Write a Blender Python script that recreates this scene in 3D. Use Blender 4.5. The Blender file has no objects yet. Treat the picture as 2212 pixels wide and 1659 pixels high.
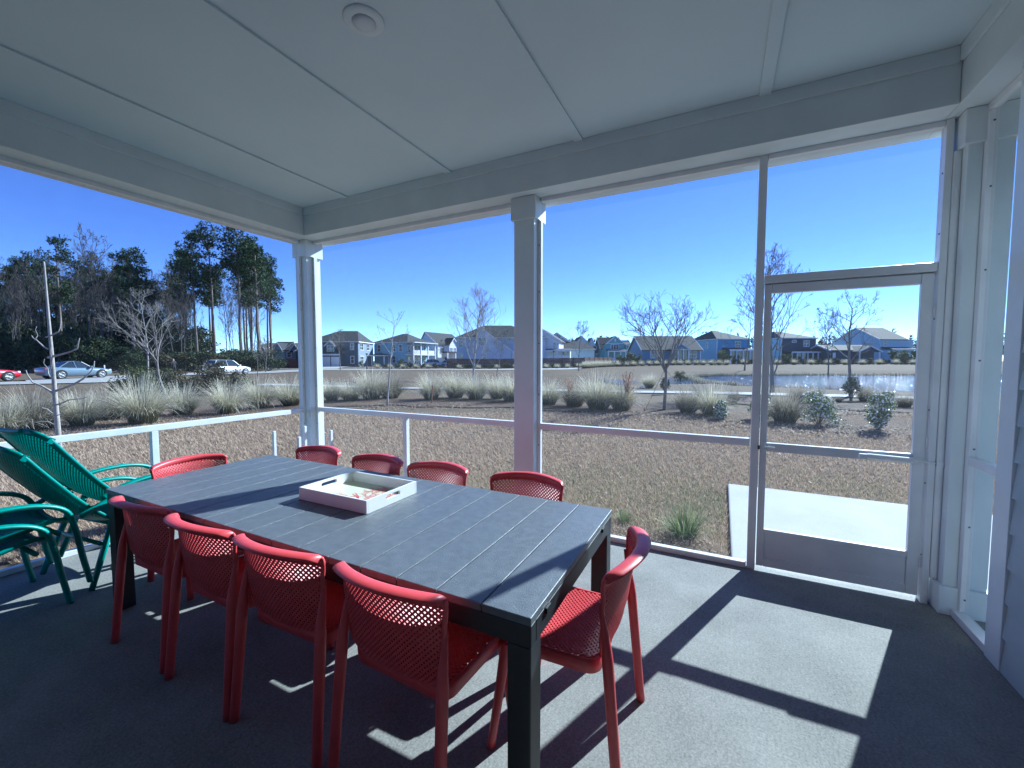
import bpy, math, random
import numpy as np
from mathutils import Vector, Matrix

# ------------------------------------------------------------------ camera, sky, sun, exposure
SC = bpy.context.scene
COL = SC.collection
YAW = math.radians(26.77); PITCH = math.radians(3.21); CZ = 1.5; FPX = 900.0
cam_d = bpy.data.cameras.new('camera'); cam = bpy.data.objects.new('camera', cam_d); COL.objects.link(cam)
cam.location = (0, 0, CZ)
cam.rotation_euler = (math.radians(90) - PITCH, 0, YAW)
cam_d.sensor_width = 36.0; cam_d.lens = 36.0 * FPX / 2212.0
cam_d.clip_start = 0.05; cam_d.clip_end = 3000
SC.camera = cam

SUN_AZ = math.radians(21.3); SUN_EL = math.radians(32.4)
world = bpy.data.worlds.new('World'); SC.world = world; world.use_nodes = True
wn = world.node_tree.nodes; wl = world.node_tree.links
wn.clear()
wo = wn.new('ShaderNodeOutputWorld'); bg = wn.new('ShaderNodeBackground')
sky = wn.new('ShaderNodeTexSky'); sky.sky_type = 'NISHITA'; sky.sun_disc = False
sky.sun_elevation = SUN_EL; sky.sun_rotation = SUN_AZ
sky.air_density = 1.0; sky.dust_density = 0.3; sky.ozone_density = 2.0; sky.altitude = 5000
hsv = wn.new('ShaderNodeHueSaturation'); hsv.inputs['Saturation'].default_value = 1.14
hsv.inputs['Hue'].default_value = 0.522
wl.new(sky.outputs[0], hsv.inputs['Color']); wl.new(hsv.outputs[0], bg.inputs[0]); wl.new(bg.outputs[0], wo.inputs[0])
bg.inputs[1].default_value = 0.115

sun_d = bpy.data.lights.new('sun', 'SUN'); sun = bpy.data.objects.new('sun', sun_d); COL.objects.link(sun)
sun_d.energy = 4.8; sun_d.angle = math.radians(0.53); sun_d.color = (1.0, 0.965, 0.92)
SDIR = Vector((math.sin(SUN_AZ) * math.cos(SUN_EL), math.cos(SUN_AZ) * math.cos(SUN_EL), math.sin(SUN_EL)))
sun.rotation_euler = SDIR.to_track_quat('Z', 'Y').to_euler(); sun.location = SDIR * 60

vs = SC.view_settings
vs.view_transform = 'Standard'; vs.look = 'None'; vs.gamma = 1.0; vs.exposure = 1.22
vs.use_curve_mapping = False
vs.use_white_balance = True; vs.white_balance_temperature = 5200; vs.white_balance_tint = -3   # the photograph's cool white balance
SC.cycles.max_bounces = 6; SC.cycles.diffuse_bounces = 4; SC.cycles.glossy_bounces = 2
SC.cycles.use_adaptive_sampling = True; SC.cycles.adaptive_threshold = 0.02
SC.cycles.transparent_max_bounces = 12; SC.cycles.caustics_reflective = False; SC.cycles.caustics_refractive = False
SC.cycles.use_denoising = True

# ------------------------------------------------------------------ view geometry helpers (photo measurements -> metres)
FW = Vector((-math.sin(YAW) * math.cos(PITCH), math.cos(YAW) * math.cos(PITCH), -math.sin(PITCH)))
RT = Vector((math.cos(YAW), math.sin(YAW), 0)); UP = RT.cross(FW)
FH = Vector((-math.sin(YAW), math.cos(YAW), 0))
CAMP = Vector((0, 0, CZ))
def ray(u, v): return FW + RT * ((u - 1106.0) / FPX) - UP * ((v - 829.5) / FPX)
def rd(r, d): return RT * r + FH * d            # lateral / depth metres -> world xy

# ------------------------------------------------------------------ materials
MATS = {}
def new_mat(name):
    m = bpy.data.materials.new(name); m.use_nodes = True
    return m, m.node_tree.nodes, m.node_tree.links, m.node_tree.nodes['Principled BSDF']
def rgb(c): return (c[0], c[1], c[2], 1.0)
def mat(name, col, rough=0.6, col2=None, scale=8.0, detail=4.0, bump=0.0, bscale=None, metal=0.0, spec=0.5, contrast=(0.35, 0.65), coat=0.0, obj=True):
    m, n, l, p = new_mat(name)
    p.inputs['Roughness'].default_value = rough; p.inputs['Metallic'].default_value = metal
    p.inputs['Specular IOR Level'].default_value = spec
    if coat: p.inputs['Coat Weight'].default_value = coat; p.inputs['Coat Roughness'].default_value = 0.08
    tc = n.new('ShaderNodeTexCoord')
    src = tc.outputs['Object']
    if col2 is not None:
        t = n.new('ShaderNodeTexNoise'); t.inputs['Scale'].default_value = scale; t.inputs['Detail'].default_value = detail
        l.new(src, t.inputs['Vector'])
        r = n.new('ShaderNodeValToRGB'); r.color_ramp.elements[0].color = rgb(col); r.color_ramp.elements[1].color = rgb(col2)
        r.color_ramp.elements[0].position = contrast[0]; r.color_ramp.elements[1].position = contrast[1]
        l.new(t.outputs['Fac'], r.inputs['Fac']); l.new(r.outputs[0], p.inputs['Base Color'])
    else:
        p.inputs['Base Color'].default_value = rgb(col)
    if bump:
        t2 = n.new('ShaderNodeTexNoise'); t2.inputs['Scale'].default_value = bscale or scale * 6; t2.inputs['Detail'].default_value = 5
        l.new(src, t2.inputs['Vector'])
        b = n.new('ShaderNodeBump'); b.inputs['Strength'].default_value = bump; b.inputs['Distance'].default_value = 0.01
        l.new(t2.outputs['Fac'], b.inputs['Height']); l.new(b.outputs[0], p.inputs['Normal'])
    MATS[name] = m
    return m
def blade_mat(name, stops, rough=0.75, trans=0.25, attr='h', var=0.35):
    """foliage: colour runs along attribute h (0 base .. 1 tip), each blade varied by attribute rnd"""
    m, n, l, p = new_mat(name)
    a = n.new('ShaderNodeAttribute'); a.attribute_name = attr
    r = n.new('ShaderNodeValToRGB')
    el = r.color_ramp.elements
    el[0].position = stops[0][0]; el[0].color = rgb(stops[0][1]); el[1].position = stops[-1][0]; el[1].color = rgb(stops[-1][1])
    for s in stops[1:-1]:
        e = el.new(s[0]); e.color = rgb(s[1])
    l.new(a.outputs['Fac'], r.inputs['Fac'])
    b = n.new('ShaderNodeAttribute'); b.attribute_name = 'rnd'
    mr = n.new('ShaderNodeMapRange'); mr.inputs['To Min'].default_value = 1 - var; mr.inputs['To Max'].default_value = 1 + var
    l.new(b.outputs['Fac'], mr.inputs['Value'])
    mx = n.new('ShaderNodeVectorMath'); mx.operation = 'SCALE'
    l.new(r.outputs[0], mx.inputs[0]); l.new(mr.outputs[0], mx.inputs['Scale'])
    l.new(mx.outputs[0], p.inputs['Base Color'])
    p.inputs['Roughness'].default_value = rough; p.inputs['Specular IOR Level'].default_value = 0.25
    if trans:
        tr = n.new('ShaderNodeBsdfTranslucent'); l.new(mx.outputs[0], tr.inputs['Color'])
        ms = n.new('ShaderNodeMixShader'); ms.inputs[0].default_value = trans
        l.new(p.outputs[0], ms.inputs[1]); l.new(tr.outputs[0], ms.inputs[2])
        l.new(ms.outputs[0], n['Material Output'].inputs[0])
    MATS[name] = m
    return m

M_trim = mat('white_trim_paint', (0.72, 0.78, 0.79), 0.45, (0.66, 0.72, 0.73), 3.0, bump=0.04, bscale=60)
M_ceil = mat('ceiling_paint', (0.66, 0.75, 0.77), 0.6, (0.62, 0.71, 0.73), 1.2, bump=0.06, bscale=140)
M_alu = mat('white_aluminium', (0.80, 0.82, 0.83), 0.35, (0.74, 0.76, 0.77), 6.0)
M_siding = mat('grey_blue_siding', (0.36, 0.43, 0.46), 0.6, (0.40, 0.47, 0.50), 5.0, bump=0.12, bscale=40)
M_screw = mat('screw_steel', (0.12, 0.13, 0.14), 0.45, metal=0.6)
M_red = mat('red_resin', (0.61, 0.066, 0.076), 0.40, (0.66, 0.076, 0.085), 30.0, bump=0.03, bscale=300)
M_teal = mat('turquoise_resin', (0.010, 0.215, 0.185), 0.42, (0.013, 0.245, 0.21), 30.0, bump=0.03, bscale=300)
M_tabtop = mat('anthracite_resin_board', (0.105, 0.118, 0.132), 0.42, (0.135, 0.150, 0.165), 26.0, bump=0.25, bscale=260, spec=0.8)
M_tabframe = mat('anthracite_aluminium', (0.018, 0.022, 0.026), 0.45, (0.024, 0.028, 0.032), 30.0, bump=0.05, bscale=300)
M_tray = mat('white_lacquer', (0.84, 0.84, 0.84), 0.35, (0.80, 0.80, 0.80), 10)
M_traybase = mat('pale_green_lacquer', (0.66, 0.68, 0.50), 0.3, (0.62, 0.65, 0.47), 14)
M_coral = mat('coral_print', (0.62, 0.10, 0.12), 0.4)
M_lens = mat('lamp_lens', (0.66, 0.70, 0.72), 0.35)
M_glass = mat('window_glass', (0.03, 0.04, 0.05), 0.06, spec=0.8)
M_tyre = mat('tyre_rubber', (0.018, 0.018, 0.018), 0.8)
M_rim = mat('alloy_rim', (0.30, 0.31, 0.33), 0.4, metal=0.6)
M_bark = mat('pale_bark', (0.30, 0.27, 0.24), 0.9, (0.40, 0.37, 0.34), 14.0, bump=0.3, bscale=40)
M_bark2 = mat('grey_bark', (0.15, 0.13, 0.115), 0.9, (0.22, 0.20, 0.18), 9.0, bump=0.3, bscale=30)
M_barkw = mat('dark_wood_bark', (0.060, 0.052, 0.046), 0.95, (0.14, 0.125, 0.11), 1.5)
M_bark3 = mat('pine_bark', (0.13, 0.10, 0.08), 0.95, (0.21, 0.17, 0.14), 3.0)
M_roof = mat('charcoal_shingle', (0.020, 0.022, 0.027), 0.9, (0.036, 0.038, 0.043), 2.5)
M_roofb = mat('brown_grey_shingle', (0.055, 0.050, 0.048), 0.9, (0.085, 0.078, 0.072), 2.5)
M_hwhite = mat('house_white', (0.74, 0.75, 0.77), 0.6, (0.68, 0.69, 0.71), 1.0)
M_fence = mat('stained_fence_wood', (0.085, 0.034, 0.024), 0.85, (0.14, 0.058, 0.040), 3.0)
M_stake = mat('survey_stake', (0.30, 0.10, 0.06), 0.8, (0.24, 0.14, 0.09), 8)
M_strap = mat('tan_strap', (0.32, 0.22, 0.10), 0.8)
M_pole = mat('dark_pole', (0.03, 0.033, 0.036), 0.5)
M_deck = mat('deck_wood', (0.25, 0.19, 0.14), 0.8, (0.32, 0.25, 0.19), 4)

def concrete(name, a, b, fine=160.0, rough=0.85, patch=1.6, bump=0.35):
    m, n, l, p = new_mat(name)
    tc = n.new('ShaderNodeTexCoord')
    t1 = n.new('ShaderNodeTexNoise'); t1.inputs['Scale'].default_value = fine; t1.inputs['Detail'].default_value = 4; t1.inputs['Roughness'].default_value = 0.8
    t2 = n.new('ShaderNodeTexNoise'); t2.inputs['Scale'].default_value = patch; t2.inputs['Detail'].default_value = 8; t2.inputs['Roughness'].default_value = 0.65
    mp = n.new('ShaderNodeMapping'); mp.inputs['Scale'].default_value = (3.2, 1.3, 1); mp.inputs['Rotation'].default_value = (0, 0, 0.5)
    t3 = n.new('ShaderNodeTexNoise'); t3.inputs['Scale'].default_value = 22; t3.inputs['Detail'].default_value = 4
    l.new(tc.outputs['Object'], t1.inputs['Vector']); l.new(tc.outputs['Object'], t2.inputs['Vector'])
    l.new(tc.outputs['Object'], mp.inputs['Vector']); l.new(mp.outputs[0], t3.inputs['Vector'])
    ma = n.new('ShaderNodeMath'); ma.operation = 'MULTIPLY_ADD'; ma.inputs[1].default_value = 0.62
    l.new(t1.outputs['Fac'], ma.inputs[0]); 
    mb = n.new('ShaderNodeMath'); mb.operation = 'MULTIPLY'; mb.inputs[1].default_value = 0.36
    l.new(t2.outputs['Fac'], mb.inputs[0]); l.new(mb.outputs[0], ma.inputs[2])
    mc = n.new('ShaderNodeMath'); mc.operation = 'MULTIPLY_ADD'; mc.inputs[1].default_value = 0.14
    l.new(t3.outputs['Fac'], mc.inputs[0]); l.new(ma.outputs[0], mc.inputs[2])
    r = n.new('ShaderNodeValToRGB'); r.color_ramp.elements[0].position = 0.40; r.color_ramp.elements[1].position = 0.72
    r.color_ramp.elements[0].color = rgb(a); r.color_ramp.elements[1].color = rgb(b)
    l.new(mc.outputs[0], r.inputs['Fac']); l.new(r.outputs[0], p.inputs['Base Color'])
    p.inputs['Roughness'].default_value = rough
    bm = n.new('ShaderNodeBump'); bm.inputs['Strength'].default_value = bump; bm.inputs['Distance'].default_value = 0.004
    l.new(mc.outputs[0], bm.inputs['Height']); l.new(bm.outputs[0], p.inputs['Normal'])
    MATS[name] = m
    return m
M_floor = concrete('broom_concrete_floor', (0.10, 0.10, 0.092), (0.36, 0.355, 0.33), 105.0)
M_walk = concrete('pale_concrete', (0.27, 0.265, 0.25), (0.46, 0.455, 0.44), 90)
M_road = concrete('road_surface', (0.30, 0.29, 0.27), (0.38, 0.37, 0.35), 20)

def ground_mat(name, cols, scales=(0.16, 1.4, 14.0), bump=0.6):
    m, n, l, p = new_mat(name)
    tc = n.new('ShaderNodeTexCoord')
    fac = None
    for sc, w in zip(scales, (0.45, 0.3, 0.25)):
        t = n.new('ShaderNodeTexNoise'); t.inputs['Scale'].default_value = sc; t.inputs['Detail'].default_value = 6; t.inputs['Roughness'].default_value = 0.65
        l.new(tc.outputs['Object'], t.inputs['Vector'])
        ma = n.new('ShaderNodeMath'); ma.operation = 'MULTIPLY_ADD'; ma.inputs[1].default_value = w
        l.new(t.outputs['Fac'], ma.inputs[0])
        if fac is not None: l.new(fac, ma.inputs[2])
        else: ma.inputs[2].default_value = 0
        fac = ma.outputs[0]
    r = n.new('ShaderNodeValToRGB'); el = r.color_ramp.elements
    el[0].position = 0.36; el[0].color = rgb(cols[0]); el[1].position = 0.64; el[1].color = rgb(cols[-1])
    for i, c in enumerate(cols[1:-1]):
        e = el.new(0.36 + 0.28 * (i + 1) / (len(cols) - 1)); e.color = rgb(c)
    l.new(fac, r.inputs['Fac']); l.new(r.outputs[0], p.inputs['Base Color'])
    p.inputs['Roughness'].default_value = 0.95; p.inputs['Specular IOR Level'].default_value = 0.1
    b = n.new('ShaderNodeBump'); b.inputs['Strength'].default_value = bump; b.inputs['Distance'].default_value = 0.05
    l.new(fac, b.inputs['Height']); l.new(b.outputs[0], p.inputs['Normal'])
    MATS[name] = m
    return m
M_lawn = ground_mat('dormant_lawn', [(0.085, 0.062, 0.042), (0.155, 0.115, 0.078), (0.115, 0.092, 0.060), (0.25, 0.19, 0.13)])
M_mulch = ground_mat('mulch', [(0.055, 0.038, 0.028), (0.12, 0.085, 0.062), (0.20, 0.15, 0.115)], (1.2, 9.0, 40.0))

def water_mat():
    m, n, l, p = new_mat('pond_water')
    p.inputs['Base Color'].default_value = (0.02, 0.035, 0.05, 1); p.inputs['Roughness'].default_value = 0.06
    p.inputs['Specular IOR Level'].default_value = 0.5; p.inputs['IOR'].default_value = 1.33
    tc = n.new('ShaderNodeTexCoord')
    t = n.new('ShaderNodeTexNoise'); t.inputs['Scale'].default_value = 3.6; t.inputs['Detail'].default_value = 8; t.inputs['Roughness'].default_value = 0.7
    l.new(tc.outputs['Object'], t.inputs['Vector'])
    b = n.new('ShaderNodeBump'); b.inputs['Strength'].default_value = 1.0; b.inputs['Distance'].default_value = 0.12
    l.new(t.outputs['Fac'], b.inputs['Height']); l.new(b.outputs[0], p.inputs['Normal'])
    return m
M_water = water_mat()

def screen_mat():
    m, n, l, p = new_mat('insect_mesh')
    n.remove(p)
    tr = n.new('ShaderNodeBsdfTransparent')
    df = n.new('ShaderNodeBsdfDiffuse'); df.inputs[0].default_value = (0.15, 0.16, 0.17, 1)
    tl = n.new('ShaderNodeBsdfTranslucent'); tl.inputs[0].default_value = (0.15, 0.16, 0.17, 1)
    a = n.new('ShaderNodeMixShader'); a.inputs[0].default_value = 0.5
    l.new(df.outputs[0], a.inputs[1]); l.new(tl.outputs[0], a.inputs[2])
    tc = n.new('ShaderNodeTexCoord')
    t = n.new('ShaderNodeTexNoise'); t.inputs['Scale'].default_value = 9; t.inputs['Detail'].default_value = 5
    l.new(tc.outputs['Object'], t.inputs['Vector'])
    mr = n.new('ShaderNodeMapRange'); mr.inputs['From Min'].default_value = 0.3; mr.inputs['From Max'].default_value = 0.7
    mr.inputs['To Min'].default_value = 0.115; mr.inputs['To Max'].default_value = 0.15
    l.new(t.outputs['Fac'], mr.inputs['Value'])
    mx = n.new('ShaderNodeMixShader'); l.new(mr.outputs[0], mx.inputs[0])
    l.new(tr.outputs[0], mx.inputs[1]); l.new(a.outputs[0], mx.inputs[2])
    l.new(mx.outputs[0], n['Material Output'].inputs[0])
    return m
M_screen = screen_mat()

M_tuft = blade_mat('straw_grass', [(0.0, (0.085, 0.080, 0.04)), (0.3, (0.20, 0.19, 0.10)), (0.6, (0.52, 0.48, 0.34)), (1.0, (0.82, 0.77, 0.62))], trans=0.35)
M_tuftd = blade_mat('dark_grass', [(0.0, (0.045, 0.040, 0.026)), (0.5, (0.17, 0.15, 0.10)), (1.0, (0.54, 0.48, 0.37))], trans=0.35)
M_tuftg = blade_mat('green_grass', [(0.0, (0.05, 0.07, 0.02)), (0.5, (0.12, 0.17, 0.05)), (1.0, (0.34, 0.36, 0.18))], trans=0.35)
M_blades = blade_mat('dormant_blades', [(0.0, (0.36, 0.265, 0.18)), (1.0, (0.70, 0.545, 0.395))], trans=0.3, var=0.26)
M_plume = blade_mat('russet_plume', [(0.0, (0.20, 0.09, 0.05)), (1.0, (0.46, 0.27, 0.19))], trans=0.3)
M_needle = blade_mat('pine_needles', [(0.0, (0.020, 0.038, 0.015)), (1.0, (0.060, 0.095, 0.035))], trans=0.15)
M_leaf = blade_mat('shrub_leaves', [(0.0, (0.045, 0.062, 0.022)), (1.0, (0.115, 0.125, 0.045))], trans=0.2)
M_leafb = blade_mat('brown_green_leaves', [(0.0, (0.06, 0.055, 0.03)), (1.0, (0.15, 0.125, 0.07))], trans=0.2)
M_leafd = blade_mat('dark_leaves', [(0.0, (0.022, 0.034, 0.014)), (1.0, (0.06, 0.08, 0.032))], trans=0.15)
M_gloss = blade_mat('glossy_leaves', [(0.0, (0.07, 0.11, 0.03)), (1.0, (0.19, 0.26, 0.075))], rough=0.42, trans=0.15)
M_gloss.node_tree.nodes['Principled BSDF'].inputs['Specular IOR Level'].default_value = 0.4
M_blossom = mat('white_blossom', (0.82, 0.79, 0.72), 0.7)
M_litter = blade_mat('leaf_litter', [(0.0, (0.10, 0.06, 0.04)), (1.0, (0.40, 0.30, 0.22))], trans=0.0, var=0.5)

# ------------------------------------------------------------------ mesh builder
class MB:
    def __init__(s): s.v = []; s.f = []; s.h = []; s.r = []; s.attr = False
    def add(s, vs, fs, h=None, r=None):
        o = len(s.v); s.v.extend([tuple(x) for x in vs]); s.f.extend([tuple(i + o for i in q) for q in fs])
        if h is not None:
            s.attr = True; s.h.extend(h); s.r.extend([r] * len(vs))
        return s
    def box(s, x0, x1, y0, y1, z0, z1):
        return s.add([(x0, y0, z0), (x1, y0, z0), (x1, y1, z0), (x0, y1, z0), (x0, y0, z1), (x1, y0, z1), (x1, y1, z1), (x0, y1, z1)],
                     [(0, 3, 2, 1), (4, 5, 6, 7), (0, 1, 5, 4), (1, 2, 6, 5), (2, 3, 7, 6), (3, 0, 4, 7)])
    def tube(s, pts, rad, n=8, cap=True, flat=None):
        pts = [Vector(p) for p in pts]; k = len(pts)
        if not hasattr(rad, '__len__'): rad = [rad] * k
        T = []
        for i in range(k):
            a = pts[max(i - 1, 0)]; b = pts[min(i + 1, k - 1)]
            d = (b - a); T.append(d.normalized() if d.length > 1e-9 else Vector((0, 0, 1)))
        ref = Vector((0, 0, 1)) if abs(T[0].z) < 0.9 else Vector((1, 0, 0))
        nrm = (ref - T[0] * ref.dot(T[0])).normalized()
        vs = []
        for i in range(k):
            nrm = (nrm - T[i] * nrm.dot(T[i]))
            nrm = nrm.normalized() if nrm.length > 1e-6 else T[i].orthogonal().normalized()
            bn = T[i].cross(nrm)
            for j in range(n):
                a = 2 * math.pi * (j + 0.5) / n
                fx = flat[0] if flat else 1.0; fy = flat[1] if flat else 1.0
                vs.append(pts[i] + nrm * (math.cos(a) * rad[i] * fx) + bn * (math.sin(a) * rad[i] * fy))
        fs = []
        for i in range(k - 1):
            for j in range(n):
                a = i * n + j; b = i * n + (j + 1) % n
                fs.append((a, b, b + n, a + n))
        if cap:
            fs.append(tuple(range(n - 1, -1, -1))); fs.append(tuple((k - 1) * n + j for j in range(n)))
        return s.add(vs, fs)
    def bar(s, pts, nrms, w, t):
        """rectangular bar following pts, faces along nrms; w across, t thick"""
        k = len(pts); vs = []
        for i in range(k):
            a = pts[max(i - 1, 0)]; b = pts[min(i + 1, k - 1)]
            d = (b - a).normalized(); nn = nrms[i]; sd = d.cross(nn).normalized()
            p = pts[i]
            vs += [p + sd * w / 2 + nn * t / 2, p - sd * w / 2 + nn * t / 2, p - sd * w / 2 - nn * t / 2, p + sd * w / 2 - nn * t / 2]
        fs = []
        for i in range(k - 1):
            for j in range(4):
                a = i * 4 + j; b = i * 4 + (j + 1) % 4
                fs.append((a, b, b + 4, a + 4))
        fs += [(3, 2, 1, 0), tuple((k - 1) * 4 + j for j in range(4))]
        return s.add(vs, fs)
    def prism(s, poly, a, b, axis='y'):
        """polygon in the plane perpendicular to axis, extruded from a to b"""
        n = len(poly)
        def pt(p, t):
            return (p[0], t, p[1]) if axis == 'y' else ((t, p[0], p[1]) if axis == 'x' else (p[0], p[1], t))
        vs = [pt(p, a) for p in poly] + [pt(p, b) for p in poly]
        fs = [tuple(range(n)), tuple(range(2 * n - 1, n - 1, -1))]
        for i in range(n):
            j = (i + 1) % n; fs.append((i, i + n, j + n, j))
        return s.add(vs, fs)
    def lathe(s, prof, n=24, c=(0, 0, 0)):
        vs = []; fs = []; k = len(prof)
        for (r, z) in prof:
            for j in range(n):
                a = 2 * math.pi * j / n; vs.append((c[0] + r * math.cos(a), c[1] + r * math.sin(a), c[2] + z))
        for i in range(k - 1):
            for j in range(n):
                a = i * n + j; b = i * n + (j + 1) % n; fs.append((a, b, b + n, a + n))
        fs.append(tuple(range(n - 1, -1, -1))); fs.append(tuple((k - 1) * n + j for j in range(n)))
        return s.add(vs, fs)
    def mesh(s, name, m, smooth=False):
        me = bpy.data.meshes.new(name); me.from_pydata(s.v, [], s.f); me.update()
        if m: me.materials.append(m)
        if s.attr:
            a = me.attributes.new('h', 'FLOAT', 'POINT'); a.data.foreach_set('value', s.h)
            b = me.attributes.new('rnd', 'FLOAT', 'POINT'); b.data.foreach_set('value', s.r)
        if smooth: me.polygons.foreach_set('use_smooth', [True] * len(me.polygons))
        return me

def fix_normals(me):
    import bmesh
    bm = bmesh.new(); bm.from_mesh(me); bmesh.ops.recalc_face_normals(bm, faces=bm.faces); bm.to_mesh(me); bm.free()
def link(o, parent=None):
    COL.objects.link(o)
    if parent is not None: o.parent = parent
    return o
def ob(name, mb, m, parent=None, loc=(0, 0, 0), rz=0.0, bevel=0.0, smooth=False, norm=True, kind=None):
    me = mb.mesh(name, m, smooth) if isinstance(mb, MB) else mb
    if norm and isinstance(mb, MB) and not mb.attr: fix_normals(me)
    o = bpy.data.objects.new(name, me); link(o, parent)
    o.location = loc; o.rotation_euler = (0, 0, rz)
    if bevel:
        b = o.modifiers.new('edge', 'BEVEL'); b.width = bevel; b.segments = 2; b.limit_method = 'ANGLE'; b.angle_limit = math.radians(40)
    if kind: o['kind'] = kind
    return o
def tag(o, label, cat, group=None):
    o['label'] = label; o['category'] = cat
    if group: o['group'] = group
    return o
def thing(name, label, cat, loc=(0, 0, 0), rz=0.0, group=None):
    o = bpy.data.objects.new(name, None); link(o); o.empty_display_size = 0.1
    o.location = loc; o.rotation_euler = (0, 0, rz)
    return tag(o, label, cat, group)
def struct(o):
    o['kind'] = 'structure'; return o
def dup(root, label, loc=None, rz=None, scale=None, group=None):
    def cp(o, par):
        c = o.copy(); COL.objects.link(c)
        if par is not None: c.parent = par
        for ch in o.children: cp(ch, c)
        return c
    r = cp(root, None)
    r['label'] = label
    if group: r['group'] = group
    if loc is not None: r.location = loc
    if rz is not None: r.rotation_euler = (0, 0, rz)
    if scale is not None: r.scale = scale if hasattr(scale, '__len__') else (scale,) * 3
    return r

# ------------------------------------------------------------------ terrain
def sstep(a, b, x):
    t = min(max((x - a) / (b - a), 0.0), 1.0); return t * t * (3 - 2 * t)
POND = [(15.5, 27.0), (19.0, 23.6), (30.0, 21.5), (60.0, 20.5), (100.0, 23.0), (112.0, 54.0), (70.0, 55.0), (40.0, 54.5), (26.0, 53.5), (20.5, 48.0), (16.5, 36.0)]
PA = np.array(POND)
def pond_sd(r, d):
    inside = False; best = 1e9; n = len(POND)
    for i in range(n):
        ax, ay = POND[i]; bx, by = POND[(i + 1) % n]
        ex, ey = bx - ax, by - ay
        t = ((r - ax) * ex + (d - ay) * ey) / (ex * ex + ey * ey); t = min(max(t, 0), 1)
        q = math.hypot(r - ax - ex * t, d - ay - ey * t)
        if q < best: best = q
        if ((ay > d) != (by > d)) and (r < (bx - ax) * (d - ay) / (by - ay) + ax): inside = not inside
    return -best if inside else best
WATER_Z = -0.45
def hgt(x, y):
    r = x * RT.x + y * RT.y; d = x * FH.x + y * FH.y
    z = -0.10
    far = sstep(45, 90, d)
    z += far * (0.22 + 0.55 * sstep(5, 40, r))
    # dry grassed hollow before the houses
    z -= 0.85 * math.exp(-((r - 2) / 11.0) ** 2 - ((d - 40) / 9.0) ** 2)
    if -10 < r < 170 and 8 < d < 110:
        s = pond_sd(r, d)
        k = 1.0 - sstep(-2.0, (1.6 if d < 30 else 5.0), s)
        z = z * (1 - k) + (-1.1) * k
    if math.hypot(x, y) > 6:
        z += 0.05 * math.sin(x * 0.31 + 1.3) * math.sin(y * 0.27) * sstep(10, 30, d)
    return z
def G(u, v):
    """photo point -> world point on the terrain"""
    d = ray(u, v); t = 1.0; p = CAMP + d * t
    while t < 900:
        p = CAMP + d * t
        if p.z <= hgt(p.x, p.y): break
        t *= 1.01
    return Vector((p.x, p.y, hgt(p.x, p.y)))
def at(u, dep, z=None):
    """photo column u at depth dep -> world point on the ground"""
    p = rd((u - 1106.0) / FPX * dep, dep)
    return Vector((p.x, p.y, hgt(p.x, p.y) if z is None else z))

def make_ground():
    rad = [1.0]
    while rad[-1] < 1500: rad.append(rad[-1] * 1.026 + 0.02)
    na = 300
    vs = [(0, 0, -0.1)]; fs = []
    for q in rad:
        for j in range(na):
            a = 2 * math.pi * j / na; x = q * math.cos(a); y = q * math.sin(a)
            vs.append((x, y, hgt(x, y) if q < 300 else 0.4))
    for j in range(na): fs.append((0, 1 + j, 1 + (j + 1) % na))
    for i in range(len(rad) - 1):
        for j in range(na):
            a = 1 + i * na + j; b = 1 + i * na + (j + 1) % na
            fs.append((a, a + na, b + na, b))
    mb = MB(); mb.v = vs; mb.f = fs
    o = ob('ground', mb, M_lawn, smooth=True, norm=True); struct(o); return o
make_ground()
mb = MB(); mb.add([tuple(rd(r, d)) [:2] + (WATER_Z,) for r, d in [(8, 18.5), (130, 16), (130, 62), (10, 62)]], [(0, 1, 2, 3)])
struct(ob('pond_water', mb, M_water))

def strip(name, pts, width, m, lift=0.02, step=0.8):
    """ribbon of paving draped on the ground along pts (world xy)"""
    P = [Vector((p[0], p[1])) for p in pts]
    # Catmull-Rom resample
    out = []
    for i in range(len(P) - 1):
        p0 = P[max(i - 1, 0)]; p1 = P[i]; p2 = P[i + 1]; p3 = P[min(i + 2, len(P) - 1)]
        n = max(2, int((p2 - p1).length / step))
        for k in range(n):
            t = k / n
            out.append(0.5 * ((2 * p1) + (-p0 + p2) * t + (2 * p0 - 5 * p1 + 4 * p2 - p3) * t * t + (-p0 + 3 * p1 - 3 * p2 + p3) * t ** 3))
    out.append(P[-1])
    mb = MB(); vs = []; fs = []
    nx = 4
    for i, p in enumerate(out):
        d = (out[min(i + 1, len(out) - 1)] - out[max(i - 1, 0)]).normalized(); s = Vector((-d.y, d.x))
        w = width(i / (len(out) - 1)) if callable(width) else width
        for k in range(nx + 1):
            q = p + s * w * (k / nx - 0.5)
            vs.append((q.x, q.y, hgt(q.x, q.y) + lift))
    for i in range(len(out) - 1):
        for k in range(nx):
            a = i * (nx + 1) + k; fs.append((a, a + 1, a + nx + 2, a + nx + 1))
    mb.v = vs; mb.f = fs
    return struct(ob(name, mb, m, smooth=True))
def gp(*uv): return [tuple(G(u, v))[:2] for u, v in uv]
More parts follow.
